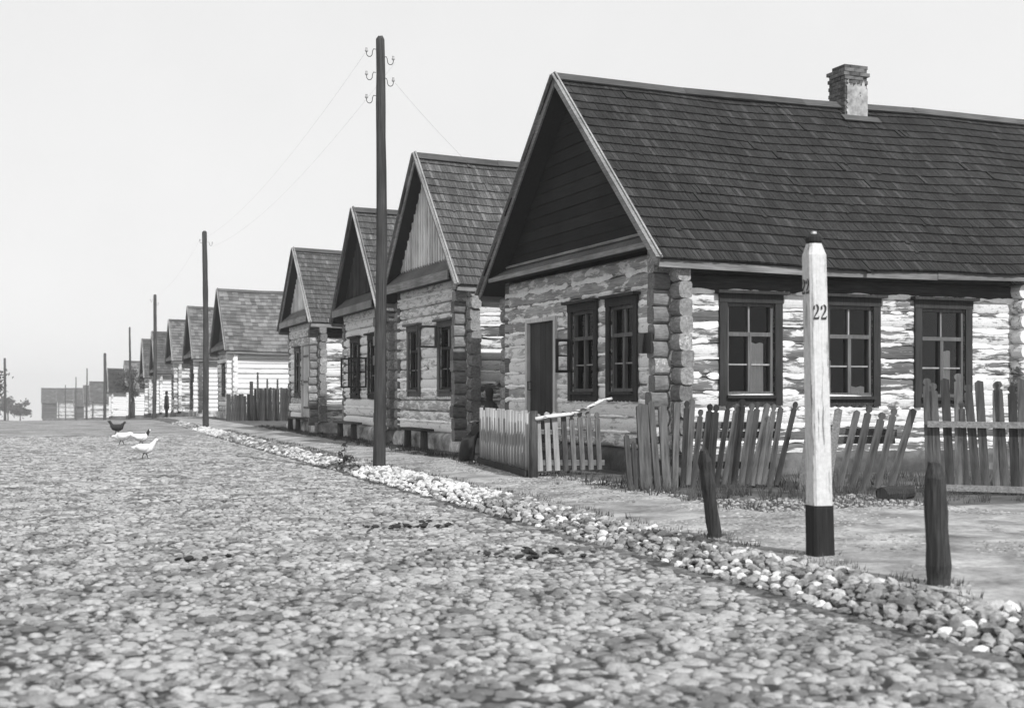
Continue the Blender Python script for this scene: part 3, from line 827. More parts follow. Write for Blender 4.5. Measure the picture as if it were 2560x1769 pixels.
# --- second house
loc, phi, W, L, ze, za = (7.75, 24.8), 2.4, 4.9, 9.0, 3.58, 6.62
root, zt, og_, os_, ang, g0 = house(loc, phi, W, L, ze, za, 'second log house, pale vertical boards in its gable, limed stone base', 'v', '', '', '',
    openings_g=[(.74, 1.81, 1.33, 2.97, dict(frame='frame_mid', sash='frame_dark', curtains=[(.0, .06, .95)])), (3.05, 4.03, 1.33, 2.97, dict(frame='frame_mid', sash='frame_dark', curtains=[(.4, .46, .95)]))])
H2 = finish(root, W, L, ze, za, zt, og_, os_, ang, g0, 'v', 'log_gable_b', 'log_side_b', 'shingle_b', og=.32, oe=.3, chink_g=.35, chink_s=.55, singles=300, gb='plank_v_light', cap='barge')
open_sash(H2, 1.80, 2.38, 2.86, .46, 'frame_mid', False)

# --- third house
loc, phi, W, L, ze, za = (7.6, 31.0), 0, 5.1, 8.5, 3.43, 6.28
root, zt, og_, os_, ang, g0 = house(loc, phi, W, L, ze, za, 'third log house half hidden by the tall pole, dark gable, open casements', 'v', '', '', '',
    openings_g=[(.85, 1.95, 1.25, 2.95, dict(frame='frame_dark', sash='frame_dark')), (3.0, 4.1, 1.25, 2.95, dict(frame='frame_dark', sash='frame_dark'))])
H3 = finish(root, W, L, ze, za, zt, og_, os_, ang, g0, 'v', 'log_gable_c', 'log_side_b', 'shingle_b', og=.28, oe=.3, chink_g=.25, chink_s=.4, gb='plank_v_dark', barge='barge_dark')
open_sash(H3, 2.92, 1.55, 2.35, .5, 'frame_dark'); open_sash(H3, 1.98, 1.55, 2.35, .5, 'frame_dark')

# --- fourth house
loc, phi, W, L, ze, za = (7.4, 38.9), 0, 5.3, 8.0, 3.55, 6.06
root, zt, og_, os_, ang, g0 = house(loc, phi, W, L, ze, za, 'fourth log house with a pale plank door with straps beside a narrow window', 'v', '', '', '',
    openings_g=[(3.1, 4.1, 1.25, 2.95, dict(frame='frame_mid', sash='frame_dark'))])
og_.append(plank_door(root, 'g', 1.3, 2.75, 0.6, 2.95, 'door_light', 'door_light', True))
H4 = finish(root, W, L, ze, za, zt, og_, os_, ang, g0, 'v', 'log_gable_c', 'log_side_b', 'shingle_b', og=.3, oe=.3, chink_g=.2, chink_s=.35, gb='plank_v_light', cap='barge')

# --- fifth to seventh, less and less detail shows
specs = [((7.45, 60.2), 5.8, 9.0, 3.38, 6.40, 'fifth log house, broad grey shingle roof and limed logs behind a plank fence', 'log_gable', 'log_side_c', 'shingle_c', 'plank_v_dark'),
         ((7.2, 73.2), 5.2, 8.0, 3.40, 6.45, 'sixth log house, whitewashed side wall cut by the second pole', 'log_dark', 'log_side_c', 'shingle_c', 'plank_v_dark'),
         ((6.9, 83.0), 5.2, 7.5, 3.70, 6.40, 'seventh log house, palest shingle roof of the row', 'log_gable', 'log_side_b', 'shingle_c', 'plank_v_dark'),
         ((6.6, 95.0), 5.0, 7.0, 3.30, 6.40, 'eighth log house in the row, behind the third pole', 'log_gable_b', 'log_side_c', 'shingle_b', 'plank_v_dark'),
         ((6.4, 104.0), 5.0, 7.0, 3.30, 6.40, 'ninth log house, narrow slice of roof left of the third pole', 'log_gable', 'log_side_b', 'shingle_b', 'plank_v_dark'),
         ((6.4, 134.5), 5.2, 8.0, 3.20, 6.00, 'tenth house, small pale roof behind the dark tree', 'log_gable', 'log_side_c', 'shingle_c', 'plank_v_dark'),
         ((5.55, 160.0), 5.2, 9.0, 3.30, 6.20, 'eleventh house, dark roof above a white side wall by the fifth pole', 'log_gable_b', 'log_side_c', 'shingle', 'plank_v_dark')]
for i, (loc, W, L, ze, za, lab, gm, sm, sh, gb) in enumerate(specs):
    og = [(.7, 1.75, 1.25, 2.85, dict(detail=False)), (2.9, 3.95, 1.25, 2.85, dict(detail=False))]
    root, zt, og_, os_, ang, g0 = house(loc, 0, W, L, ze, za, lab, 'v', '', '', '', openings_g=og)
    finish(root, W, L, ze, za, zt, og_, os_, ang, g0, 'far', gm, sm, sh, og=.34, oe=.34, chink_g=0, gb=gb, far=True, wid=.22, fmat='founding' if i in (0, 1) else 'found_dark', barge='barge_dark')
# --- far end of the street
for loc, W, L, ze, za, lab, sm in [((4.2, 255.0), 6.0, 14.0, 3.2, 6.6, 'far low house with dark roof at the bend of the street', 'log_gable'),
                                   ((4.7, 222.0), 5.4, 9.0, 3.2, 6.4, 'far small house just left of the fifth pole', 'far_wall'),
                                   ((2.6, 276.0), 6.0, 12.0, 3.0, 6.2, 'farther dark house left of the bend', 'log_dark'),
                                   ((-0.8, 305.0), 6.0, 9.0, 4.4, 6.6, 'far white walled building at the end of the street', 'far_wall'),
                                   ((-4.2, 318.0), 6.0, 9.0, 4.2, 7.6, 'hazy barn with tall dark wall closing the street', 'log_dark')]:
    root, zt, og_, os_, ang, g0 = house(loc, 0, W, L, ze, za, lab, 'v', '', '', '')
    finish(root, W, L, ze, za, zt, og_, os_, ang, g0, 'far', 'log_dark', sm, 'shingle_b', far=True, wid=.5, fmat='found_dark', barge='barge_dark', pent=False)

exec_marker = 0
# ------------------------------------------------------------------ utility poles and wires
def hook(root, z, side, tilt=0.0):
    mb = MB(); s = side
    pts = [(s * .06, 0, z), (s * .14, 0, z - .0)] + [(s * (.19 - .045 * math.cos(a_)), 0, z - .035 - .055 * math.sin(a_)) for a_ in [math.pi * k / 8 for k in range(9)]]
    pts = [(s * .07, 0, z + .05), (s * .11, 0, z + .055), (s * .125, 0, z + .02)] + [(s * (.18 - .05 * math.cos(a_)), 0, z - .02 - .06 * math.sin(a_)) for a_ in [math.pi * k / 8 for k in range(9)]] + [(s * .23, 0, z + .03)]
    mb.tube(pts, .007, 6); h = mb.build('hook', M['iron'], root)
    mb = MB(); mb.tube([(s * .23, 0, z + .005), (s * .23, 0, z + .025), (s * .23, 0, z + .05), (s * .23, 0, z + .07)], [.024, .028, .018, .02], 8); mb.build('insulator', M['ceramic'], h)

def gnarl(mb, a):
    mb.v = [(x + rnd(-a, a), y + rnd(-a, a), z + rnd(-a, a) * 2) for x, y, z in mb.v]

def pole(X, Y, h, r0, r1, label, hooks=(), lean=(0, 0), n=12):
    root = empty('utility_pole', (X, Y, ground_z(X, Y))); tag(root, label, 'utility pole', 'utility poles along the street')
    mb = MB(); pts = []; rad = []
    for i in range(15):
        t_ = i / 14; pts.append((lean[0] * t_ + .018 * math.sin(t_ * 5 + X), lean[1] * t_ + .015 * math.sin(t_ * 4), -.4 + (h + .4) * t_)); rad.append((r0 + (r1 - r0) * t_) * (1 + .03 * math.sin(i * 2.7)))
    pts.append((pts[-1][0], pts[-1][1], h + .05)); rad.append(r1 * .5)
    mb.tube(pts, rad, n); gnarl(mb, .006); mb.build('shaft', M['pole'], root, True)
    root.rotation_euler = (0, 0, R(-12))
    for z, s in hooks: hook(root, z, s)
    return root
pole(5.17, 21.57, 7.40, .110, .076, 'tall dark wooden pole with wire hooks, nearest of the row', [(7.18, -1), (7.05, 1), (6.78, -1), (6.68, 1), (6.38, -1)], (.02, 0))
pole(5.17, 49.8, 7.43, .12, .09, 'second wooden pole, standing in front of the sixth house', [(7.1, -1), (7.0, 1)], (-.05, 0))
pole(5.17, 78.7, 7.3, .12, .09, 'third wooden pole, near the dark standing figure', [(7.0, -1), (6.8, 1)], (.05, 0))
pole(5.2, 108.4, 7.4, .11, .07, 'fourth wooden pole, thin, above the dark tree')
pole(4.46, 147.9, 7.3, .17, .15, 'fifth wooden pole, stout, beside the white side wall')
pole(3.4, 195, 7.4, .11, .08, 'sixth pole, thin above the far low house')
pole(2.3, 235.6, 7.4, .11, .08, 'seventh pole, faint at the bend of the street')
pole(0.7, 288, 7.4, .11, .08, 'eighth pole, farthest and faintest of the row')
pole(-6.3, 161, 7.3, .15, .13, 'lone wooden pole at the left edge across the street')
def wire(a, b, sag, label):
    mb = MB(); a = Vector(a); b = Vector(b)
    pts = [a.lerp(b, i / 16) - Vector((0, 0, sag * 4 * (i / 16) * (1 - i / 16))) for i in range(17)]
    mb.tube(pts, .0013, 4, False); o = mb.build('wire', M['iron']); tag(o, label, 'wire', 'overhead wires'); return o
wire((5.42, 21.5, 6.75), (8.0, 21.2, 4.3), .12, 'thin wire from the nearest pole down to the big gable')
wire((4.92, 21.6, 7.25), (4.92, 49.8, 7.2), .5, 'upper wire between the first two poles')
wire((5.42, 21.5, 7.1), (5.42, 49.8, 7.0), .5, 'lower wire between the first two poles')
wire((4.92, 49.8, 7.2), (4.92, 78.7, 7.1), .5, 'wire between the second and third poles')

# ------------------------------------------------------------------ fences
def picket_poly(w, h, kind):
    if kind == 'round': # knob headed picket
        pts = [(-w/2, 0), (w/2, 0), (w/2, h - .10), (w * .22, h - .085)]
        pts += [(w * .5 * math.sin(a_), h - .04 - .045 * math.cos(a_)) for a_ in [0.6 + (2 * math.pi - 1.2) * k / 8 for k in range(9)]]
        pts += [(-w * .22, h - .085), (-w/2, h - .10)]
        return pts
    if kind == 'point': return [(-w/2, 0), (w/2, 0), (w/2, h - .07), (0, h), (-w/2, h - .07)]
    return [(-w/2, 0), (w/2, 0), (w/2, h - .02), (-w * .1, h), (-w/2, h - .03)]

def picket(root, X, Y, zb, w, h, th, lean, yaw, kind, mat, fwd=0.0):
    """lean: tilt in the fence plane; yaw: direction of fence line"""
    mb = MB(); poly = picket_poly(w, h, kind)
    mb.prism(poly, lambda p: (p[0], th/2, p[1]), lambda p: (p[0], -th/2, p[1]))
    o = mb.build('picket', M[mat], root); o.location = (X, Y, zb)
    o.rotation_mode = 'XYZ'; o.matrix_local = Matrix.Translation((X, Y, zb)) @ Matrix.Rotation(yaw, 4, 'Z') @ Matrix.Rotation(lean, 4, 'Y') @ Matrix.Rotation(fwd, 4, 'X')
    return o

def fence_root(name, P, label, cat='fence'):
    r = empty(name, (P[0], P[1], ground_z(*P))); tag(r, label, cat); return r
def rail(root, a, b, w, t, mat='rail', name='rail'):
    mb = MB(); mb.bar(a, b, t, w, (0, 0, 1)); return mb.build(name, M[mat], root)

# palisade of peeled poles
A, B = Vector((6.94, 21.32)), Vector((6.48, 17.6))
fr_ = fence_root('pole_fence', A, 'tight fence of thin peeled upright poles beside the gate')
n = 20
for i in range(n):
    p = A.lerp(B, i / (n - 1)) - A; h = .95 + rnd(-.03, .03)
    mb = MB(); dx = rnd(-.015, .015); mb.tube([(0, 0, -.1), (dx * .5, 0, h * .5), (dx, 0, h)], [.042, .038, .033], 8)
    o = mb.build('stake', M['pole_fence'], fr_, True); o.location = (p.x, p.y, 0)
d = (B - A); nrm = Vector((d.y, -d.x)).normalized()
for z in (.25, .72):
    a = Vector((.065, 0, z)); b = Vector((d.x + .065, d.y, z))
    rail(fr_, a, b, .07, .04)
rail(fr_, Vector((-.07, 0, .05)), Vector((d.x - .07, d.y, .05)), .10, .04, 'picket_dark', 'base_board')

# picket gate with a birch bar across it
G0, G1 = Vector((6.55, 17.55)), Vector((7.66, 17.63))
gt = fence_root('picket_gate', G0, 'light picket gate with a crooked birch bar on top', 'gate')
dg = G1 - G0; yawg = math.atan2(dg.y, dg.x)
for i in range(8):
    s = (i + .35) / 8; p = dg * s
    picket(gt, p.x, p.y - .03, .10, .078 + rnd(-.006, .008), .86 + rnd(-.02, .03), .022, R(-3.2 + rnd(-.8, .8)), yawg, 'round' if i > 3 else 'flat', 'pole_fence' if i < 3 else 'picket')
rail(gt, (0, .0, .68), (dg.x, dg.y, .62), .07, .035); rail(gt, (0, 0, .22), (dg.x, dg.y, .2), .08, .035)
mb = MB(); mb.tube([(-.06, -.02, -.2), (-.06, -.03, .5), (-.05, -.03, .98)], [.07, .065, .055], 9); mb.build('gate_post', M['picket_dark'], gt, True)
mb = MB(); mb.tube([(-.05, -.08, .86), (.2, -.08, .90), (.5, -.07, .93), (.75, -.06, 1.0), (1.0, -.04, 1.12), (1.2, 0, 1.16)], [.03, .03, .028, .027, .024, .02], 8); mb.build('birch_bar', M['birch'], gt, True)

# rough boards at the corner
A, B = Vector((6.73, 14.66)), Vector((7.40, 14.75))
bf = fence_root('board_fence', A, 'weathered rough boards of uneven height at the yard corner')
for x, w, h, ln in ((0.0, .07, .80, -5), (.24, .17, 1.18, -3.5), (.42, .09, 1.22, -5.5), (.55, .12, 1.16, -4), (.66, .09, 1.20, 1.5), (.09, .06, .70, -3)):
    picket(bf, x, x * .13 + rnd(-.02, .02), -.08, w, h, .025, R(ln), .13, 'flat', 'picket' if w > .08 else 'picket_dark')
rail(bf, (-.02, .06, .62), (.75, .14, .66), .08, .035)

# leaning picket fence in front of the side windows
def lean_fence(A, B, n, h, lean0, lean1, label, kinds='round', rails=(.35, .80), mats=('picket', 'picket_dark'), w=.075, name='picket_fence', zb=.03, cut=(), hj=.05, railmat='rail', rail_w=.09, rail_side=1):
    f = fence_root(name, A, label); d = B - A; yaw = math.atan2(d.y, d.x)
    for i in range(n):
        if i in cut: continue
        s = i / (n - 1) + rnd(-.014, .014); p = d * s; ln = lean0 + (lean1 - lean0) * s + rnd(-2.6, 2.6)
        picket(f, p.x, p.y, zb + rnd(-.05, .02), w * rnd(.85, 1.15), h + rnd(-hj, hj) - (rnd(.1, .3) if random.random() < .07 else 0), .024, R(ln), yaw, kinds if random.random() < .8 else 'flat', mats[0] if random.random() < .62 else mats[1])
    off = math.tan(R((lean0 + lean1) / 2))
    for z in rails:
        rail(f, (off * z * d.x / d.length - .04, .05 * rail_side + off * z * d.y / d.length, z), (d.x * 1.0 + off * z, d.y + .05 * rail_side, z + rnd(-.02, .02)), rail_w, .04, railmat)
    return f
lean_fence(Vector((7.50, 14.75)), Vector((8.62, 14.35)), 17, 1.06, 3, 11, 'leaning picket fence of knob headed slats beneath the first side window', rails=(.30, .68, .80))
f5 = lean_fence(Vector((8.78, 14.0)), Vector((9.62, 13.35)), 8, 1.02, 9, 14, 'short leaning picket fence right behind the white numbered post', rails=(.62, .74), mats=('barge', 'picket'), w=.085)
f6 = lean_fence(Vector((9.93, 12.95)), Vector((10.85, 12.25)), 12, 1.28, -3.5, -1.5, 'taller picket fence at the right edge with a pale upper rail', rails=(.08, .84), mats=('picket', 'picket_dark'), w=.09, zb=.10, railmat='barge', rail_side=-1, rail_w=.075)
lean_fence(Vector((10.95, 12.18)), Vector((12.6, 11.1)), 14, 1.28, -1.5, 0, 'picket fence running on out of the right edge', rails=(.08, .84), mats=('picket', 'picket'), w=.085, zb=.10, rail_side=-1)

# plank fence by the fifth house
A, B = Vector((6.92, 57.7)), Vector((9.5, 56.3))
pf = fence_root('plank_fence', A, 'grey upright plank fence before the limed fifth house')
n = 26; yw = math.atan2((B - A).y, (B - A).x)
for i in range(n):
    p = (B - A) * (i / (n - 1)); step = .0 if i < 11 else .28
    picket(pf, p.x, p.y, -.05, .11, 1.22 + step + rnd(-.06, .06), .03, R(rnd(-1, 1)), yw, 'flat', 'picket_dark')
rail(pf, (0, .05, .8), (B.x - A.x, B.y - A.y + .05, .8), .08, .05)
for i, (s_, h, r_) in enumerate(((.37, 1.75, .09), (.47, 2.15, .05), (.62, 1.85, .05), (.78, 1.85, .05))):
    p = (B - A) * s_; mb = MB(); mb.tube([(0, 0, -.2), (0, 0, h)], [r_, r_ * .85], 8); o = mb.build('fence_post', M['picket_dark'], pf, True); o.location = (p.x, p.y - .14, 0)
# fence farther on
lf = fence_root('plank_fence', (6.3, 128.0), 'low broken dark plank fence under the dark tree')
for i in range(14):
    picket(lf, rnd(-.04, .04), -i * .45, 0, .3, 1.7 + rnd(-.3, .3), .04, R(rnd(-2, 2)), R(-88), 'flat', 'picket_dark')

# ------------------------------------------------------------------ road posts
def stump(X, Y, h, r, lean, label, tip=.7):
    root = empty('road_post', (X, Y, ground_z(X, Y))); tag(root, label, 'post', 'low posts at the pavement edge')
    mb = MB(); zz = [-.2, .05, .18, .32, .46, .6, .74, .87, .96, 1.0]
    mb.tube([(lean * max(0, q), rnd(-.006, .006), h * q) for q in zz], [r * (1.1 - .12 * q) * rnd(.94, 1.05) * (tip if q > .95 else 1) * (.75 if q == 1.0 else 1) for q in zz], 11); gnarl(mb, .005); mb.build('shaft', M['stump'], root, False)
    return root
stump(5.45, 10.08, .78, .058, -.12, 'low dark leaning post between the pole and the numbered post')
stump(5.48, 7.06, .82, .072, -.035, 'stout dark low post at the right edge of the pavement')

NP = empty('number_post', (5.56, 8.59, ground_z(5.56, 8.59)), R(-4)); tag(NP, 'white painted marker post with black foot, numbered 22', 'marker post')
def chamfer_sq(w, c): return [(-w + c, -w), (w - c, -w), (w, -w + c), (w, w - c), (w - c, w), (-w + c, w), (-w, w - c), (-w, -w + c)]
def post_part(name, secs, mat, lean=-.055):
    mb = MB(); base = 0; n = 8
    for z, w, c_ in secs:
        for x, y in chamfer_sq(w, c_): mb.v.append((x + lean * z / 2.4, y, z))
    for i in range(len(secs) - 1):
        for k in range(n): mb.f.append((i*n + k, i*n + (k+1) % n, (i+1)*n + (k+1) % n, (i+1)*n + k))
    mb.f.append(tuple(range(n))[::-1]); mb.f.append(tuple((len(secs)-1)*n + k for k in range(n)))
    return mb.build(name, M[mat], NP)
post_part('foot', [(-.3, .088, .018), (.405, .085, .018)], 'black')
post_part('shaft', [(.40, .080, .018), (1.2, .077, .018), (2.34, .074, .018), (2.43, .050, .02)], 'postwhite')
post_part('cap', [(2.432, .046, .02), (2.45, .056, .024), (2.48, .054, .024), (2.505, .03, .014)], 'black')
post_part('knob', [(2.506, .02, .008), (2.525, .018, .008)], 'postwhite')
def two_poly():
    # stencil figure 2 in a unit cell 0..1 wide, 0..1.6 high, made of separate strokes
    pcs = []
    pcs.append([(.06, 1.06), (.20, 1.0), (.30, 1.1), (.27, 1.25), (.30, 1.38), (.20, 1.46), (.09, 1.34), (.04, 1.18)])
    pcs.append([(.40, 1.52), (.55, 1.56), (.74, 1.5), (.88, 1.32), (.9, 1.08), (.80, .84), (.60, .60), (.40, .40), (.22, .26), (.10, .26), (.26, .46), (.46, .72), (.60, .96), (.65, 1.18), (.62, 1.36), (.52, 1.46)])
    pcs.append([(.08, .02), (.84, .02), (.92, .34), (.84, .36), (.78, .22), (.08, .20)])
    return pcs
def numerals(face, z, size, u0):
    mb = MB(); lean = -.055
    for k in (0, 1):
        for pc in two_poly():
            w = .079
            if face == 'front':
                f0 = lambda p: (u0 + (p[0] + k * 1.12) * size + lean * (z + p[1] * size * 1.3) / 2.4, -w - .0008, z + p[1] * size * 1.3)
                f1 = lambda p: (u0 + (p[0] + k * 1.12) * size + lean * (z + p[1] * size * 1.3) / 2.4, -w - .0028, z + p[1] * size * 1.3)
            else:
                f0 = lambda p: (-w - .0008 + lean * (z + p[1] * size * 1.3) / 2.4, -(u0 + (p[0] + k * 1.12) * size), z + p[1] * size * 1.3)
                f1 = lambda p: (-w - .0028 + lean * (z + p[1] * size * 1.3) / 2.4, -(u0 + (p[0] + k * 1.12) * size), z + p[1] * size * 1.3)
            mb.prism(pc, f0, f1)
    mb.build('numerals', M['ink'], NP)
numerals('front', 1.84, .057, -.062)
numerals('left', 2.04, .057, -.060)

# ------------------------------------------------------------------ benches along the walls
def bench(X, Y, yaw, l, label, h=.45):
    r = empty('wall_bench', (X, Y, ground_z(X, Y)), yaw); tag(r, label, 'bench', 'benches against the house fronts')
    mb = MB(); mb.box((-l/2, -.15, h - .05), (l/2, .15, h)); mb.build('seat', M['picket_dark'], r)
    for s in (-1, 1):
        mb = MB(); mb.tube([(s * l * .36, 0, -.1), (s * l * .36, 0, h - .05)], [.09, .08], 8); mb.build('leg', M['picket_dark'], r, True)
bench(7.35, 27.3, R(90), 1.9, 'plank bench on stumps before the second house')
bench(7.28, 34.2, R(90), 2.4, 'plank bench on stumps before the third house')
bench(7.1, 41.5, R(90), 2.0, 'low plank bench before the fourth house')

# ------------------------------------------------------------------ people
def body(mb, secs, n=14): mb.loft(secs, n)
pr = empty('person', (7.32, 22.05, ground_z(7.3, 22.0))); tag(pr, 'person in dark shawl sitting behind the end of the pole fence', 'person')
V = Vector
mb = MB()     # seated towards the street: skirt over the knees, hips, torso, neck, head as one surface
body(mb, [((-.44, 0, .02), (.13, 0, .0), (0, .25, 0)), ((-.42, 0, .22), (.13, 0, .03), (0, .24, 0)), ((-.38, 0, .42), (.14, 0, .06), (0, .23, 0)), ((-.27, 0, .54), (.10, 0, .13), (0, .23, 0)),
          ((-.06, 0, .56), (.10, 0, .15), (0, .24, 0)), ((.06, 0, .66), (.17, 0, .06), (0, .24, 0)), ((.05, 0, .80), (.15, 0, .0), (0, .23, 0)), ((.03, 0, .93), (.13, 0, 0), (0, .225, 0)), ((.02, 0, 1.02), (.10, 0, 0), (0, .17, 0)),
          ((.0, 0, 1.07), (.06, 0, 0), (0, .075, 0)), ((-.01, 0, 1.12), (.068, 0, 0), (0, .068, 0)), ((-.02, 0, 1.19), (.092, 0, 0), (0, .078, 0)), ((-.015, 0, 1.26), (.09, 0, 0), (0, .074, 0)), ((-.005, 0, 1.31), (.06, 0, 0), (0, .05, 0)), ((0, 0, 1.325), (.01, 0, 0), (0, .01, 0))])
for s in (-1, 1):
    mb.loft([((.03, s * .20, .97), (.055, 0, 0), (0, .055, .01)), ((-.02, s * .27, .80), (.055, 0, 0), (0, .055, 0)), ((-.08, s * .24, .70), (.05, 0, .02), (0, .05, 0)), ((-.18, s * .14, .70), (0, .0, .045), (0.02, .045, 0)), ((-.23, s * .08, .70), (0, 0, .03), (0.01, .035, 0))], 8)
mb.build('body', M['cloth_dark'], pr, True)
mb = MB(); mb.loft([((-.068, 0, 1.12), (.02, 0, 0), (0, .028, 0)), ((-.090, 0, 1.16), (.026, 0, 0), (0, .044, 0)), ((-.095, 0, 1.22), (.022, 0, 0), (0, .046, 0)), ((-.085, 0, 1.26), (.018, 0, 0), (0, .036, 0))], 10)
mb.loft([((-.12, 0, 1.175), (.012, 0, 0), (0, .014, 0)), ((-.14, 0, 1.19), (.008, 0, 0), (0, .012, 0)), ((-.125, 0, 1.215), (.006, 0, 0), (0, .008, 0))], 6)
for s in (-1, 1):
    mb.loft([((-.22, s * .085, .705), (0, 0, .02), (0, .028, 0)), ((-.26, s * .06, .71), (0, 0, .02), (0, .036, 0)), ((-.30, s * .045, .705), (0, 0, .015), (0, .034, 0))], 8)
    for fz in range(4): mb.loft([((-.295, s * (.02 + .017 * fz), .708), (0, 0, .009), (0, .009, 0)), ((-.335 - .008 * (fz in (1, 2)), s * (.015 + .016 * fz), .702), (0, 0, .008), (0, .008, 0)), ((-.36 - .01 * (fz in (1, 2)), s * (.012 + .015 * fz), .688), (0, 0, .006), (0, .006, 0))], 6)
    mb.loft([((-.245, s * .04, .715), (0, 0, .01), (0, .011, 0)), ((-.275, s * .018, .72), (0, 0, .009), (0, .009, 0)), ((-.30, s * .008, .715), (0, 0, .006), (0, .006, 0))], 6)
mb.build('face_and_hands', M['skin'], pr, True)
bench(7.42, 22.05, R(90), .9, 'low seat under the person in the shawl', .46)

pm = empty('person', (6.12, 82.0, ground_z(6.12, 82)), R(10)); tag(pm, 'distant person in a long dark coat standing by the house fronts', 'person'); pm.scale = (.93, .93, .93)
mb = MB()
for s in (-1, 1):
    mb.loft([((0, s * .10, .0), (.06, 0, 0), (0, .05, 0)), ((0, s * .10, .1), (.055, 0, 0), (0, .05, 0)), ((0, s * .11, .45), (.075, 0, 0), (0, .07, 0)), ((0, s * .10, .85), (.10, 0, 0), (0, .10, 0))], 10)
    mb.loft([((-.12, s * .10, .02), (.02, 0, 0), (0, .04, 0)), ((-.12, s * .10, .05), (.14, 0, 0), (0, .05, 0)), ((-.05, s * .10, .10), (.06, 0, 0), (0, .045, 0))], 8)
    mb.loft([((0, s * .22, 1.42), (.06, 0, 0), (0, .06, 0)), ((0, s * .29, 1.15), (.055, 0, 0), (0, .055, 0)), ((-.04, s * .30, .92), (.045, 0, 0), (0, .045, 0)), ((-.09, s * .28, .74), (.04, 0, 0), (0, .035, 0))], 8)
body(mb, [((0, 0, .55), (.17, 0, 0), (0, .24, 0)), ((0, 0, .85), (.16, 0, 0), (0, .22, 0)), ((0, 0, 1.1), (.14, 0, 0), (0, .20, 0)), ((0, 0, 1.35), (.14, 0, 0), (0, .23, 0)), ((0, 0, 1.45), (.10, 0, 0), (0, .17, 0)), ((0, 0, 1.5), (.055, 0, 0), (0, .06, 0)), ((0, 0, 1.56), (.08, 0, 0), (0, .07, 0)), ((0, 0, 1.64), (.09, 0, 0), (0, .078, 0)), ((0, 0, 1.68), (.13, 0, 0), (0, .12, 0)), ((0, 0, 1.70), (.09, 0, 0), (0, .08, 0)), ((0, 0, 1.77), (.07, 0, 0), (0, .06, 0))])
mb.build('body', M['cloth_dark'], pm, True)
mb = MB(); mb.loft([((-.075, 0, 1.53), (.02, 0, 0), (0, .04, 0)), ((-.085, 0, 1.6), (.02, 0, 0), (0, .055, 0)), ((-.08, 0, 1.66), (.02, 0, 0), (0, .05, 0))], 8); mb.build('face', M['skin'], pm, True)

# ------------------------------------------------------------------ poultry on the road
def bird(X, Y, yaw, scale, mat, label, head=(.20, .34), peck=False, neck_mat=None, name='hen', tail=.26, legs=True, stride=.05):
    r = empty(name, (X, Y, ground_z(X, Y) + .018), yaw); tag(r, label, name if name != 'hen' else 'hen', 'poultry on the road'); r.scale = (scale,) * 3
    hx, hz = head; mb = MB()   # faces +x
    secs = [((-.25, 0, tail), (0, 0, .012), (0, .03, 0)), ((-.19, 0, tail - .02), (0.01, 0, .045), (0, .05, 0)), ((-.12, 0, .205), (0.01, 0, .075), (0, .08, 0)), ((-.03, 0, .185), (0, 0, .092), (0, .095, 0)), ((.06, 0, .19), (-.01, 0, .09), (0, .085, 0)), ((.12, 0, .215), (-.03, 0, .065), (0, .06, 0))]
    nk = [((.12 + (hx - .12) * .45, 0, .225 + (hz - .225) * .45), (-.025, 0, .035) if not peck else (.03, 0, .03), (0, .035, 0)),
          ((.12 + (hx - .12) * .8, 0, .225 + (hz - .225) * .8), (-.02, 0, .022), (0, .024, 0)), ((hx, 0, hz), (-.008, 0, .027), (0, .024, 0)), ((hx + .03, 0, hz + .002), (-.004, 0, .02), (0, .018, 0)), ((hx + .04, 0, hz), (0, 0, .005), (0, .005, 0))]
    mb.loft(secs + nk, 12)
    for s in (-1, 1):  # folded wings
        mb.loft([((-.17, s * .065, .22), (0, 0, .01), (0, .01, 0)), ((-.08, s * .088, .205), (0, 0, .05), (0, .012, 0)), ((.03, s * .092, .205), (0, 0, .058), (0, .014, 0)), ((.09, s * .07, .22), (0, 0, .03), (0, .01, 0))], 8)
    mb.build('body', M[mat], r, True)
    mb = MB(); mb.tube([(hx + .03, 0, hz), (hx + .075, 0, hz - .006 if not peck else hz - .03)], [.012, .003], 6); mb.build('beak', M['beak'], r)
    if not name == 'duck':
        mb = MB(); mb.prism([(hx - .02, hz + .02), (hx + .03, hz + .018), (hx + .035, hz + .04), (hx + .015, hz + .032), (hx, hz + .05), (hx - .012, hz + .035), (hx - .03, hz + .04)], lambda p: (p[0], -.004, p[1]), lambda p: (p[0], .004, p[1])); mb.build('comb', M['beak'], r)
    for s in (-1, 1):
        mb = MB(); f = s * stride
        mb.tube([(0, s * .04, .12), (f * .5, s * .04, .075), (f, s * .04, .0)], [.016, .009, .007], 6)
        for a_ in (-.5, 0, .5): mb.tube([(f, s * .04, .006), (f + .045 * math.cos(a_), s * .04 + .045 * math.sin(a_), .004)], [.006, .003], 5)
        mb.build('leg', M['feather_dark'], r)
    if neck_mat:
        mb = MB(); mb.loft([((.12 + (hx - .12) * .3, 0, .225 + (hz - .225) * .3), (-.028, 0, .046), (0, .046, 0)), ((.12 + (hx - .12) * .6, 0, .225 + (hz - .225) * .6), (-.022, 0, .034), (0, .034, 0)), ((.12 + (hx - .12) * .9, 0, .225 + (hz - .225) * .9), (-.02, 0, .026), (0, .027, 0)), ((hx + .005, 0, hz + .012), (-.005, 0, .024), (0, .025, 0))], 10); mb.build('neck_feathers', M[neck_mat], r, True)
    return r
bird(1.66, 28.2, R(-15), 1.12, 'feather_white', 'white hen striding to the right, nearest of the birds', (.21, .36), tail=.22)
bird(1.50, 35.7, R(165), 1.2, 'feather_white', 'plump white hen bending left in front of the dark headed one', (.18, .20), tail=.27)
bird(1.98, 35.3, R(-10), 1.1, 'feather_white', 'white hen with dark neck and head held up', (.19, .37), neck_mat='feather_dark')
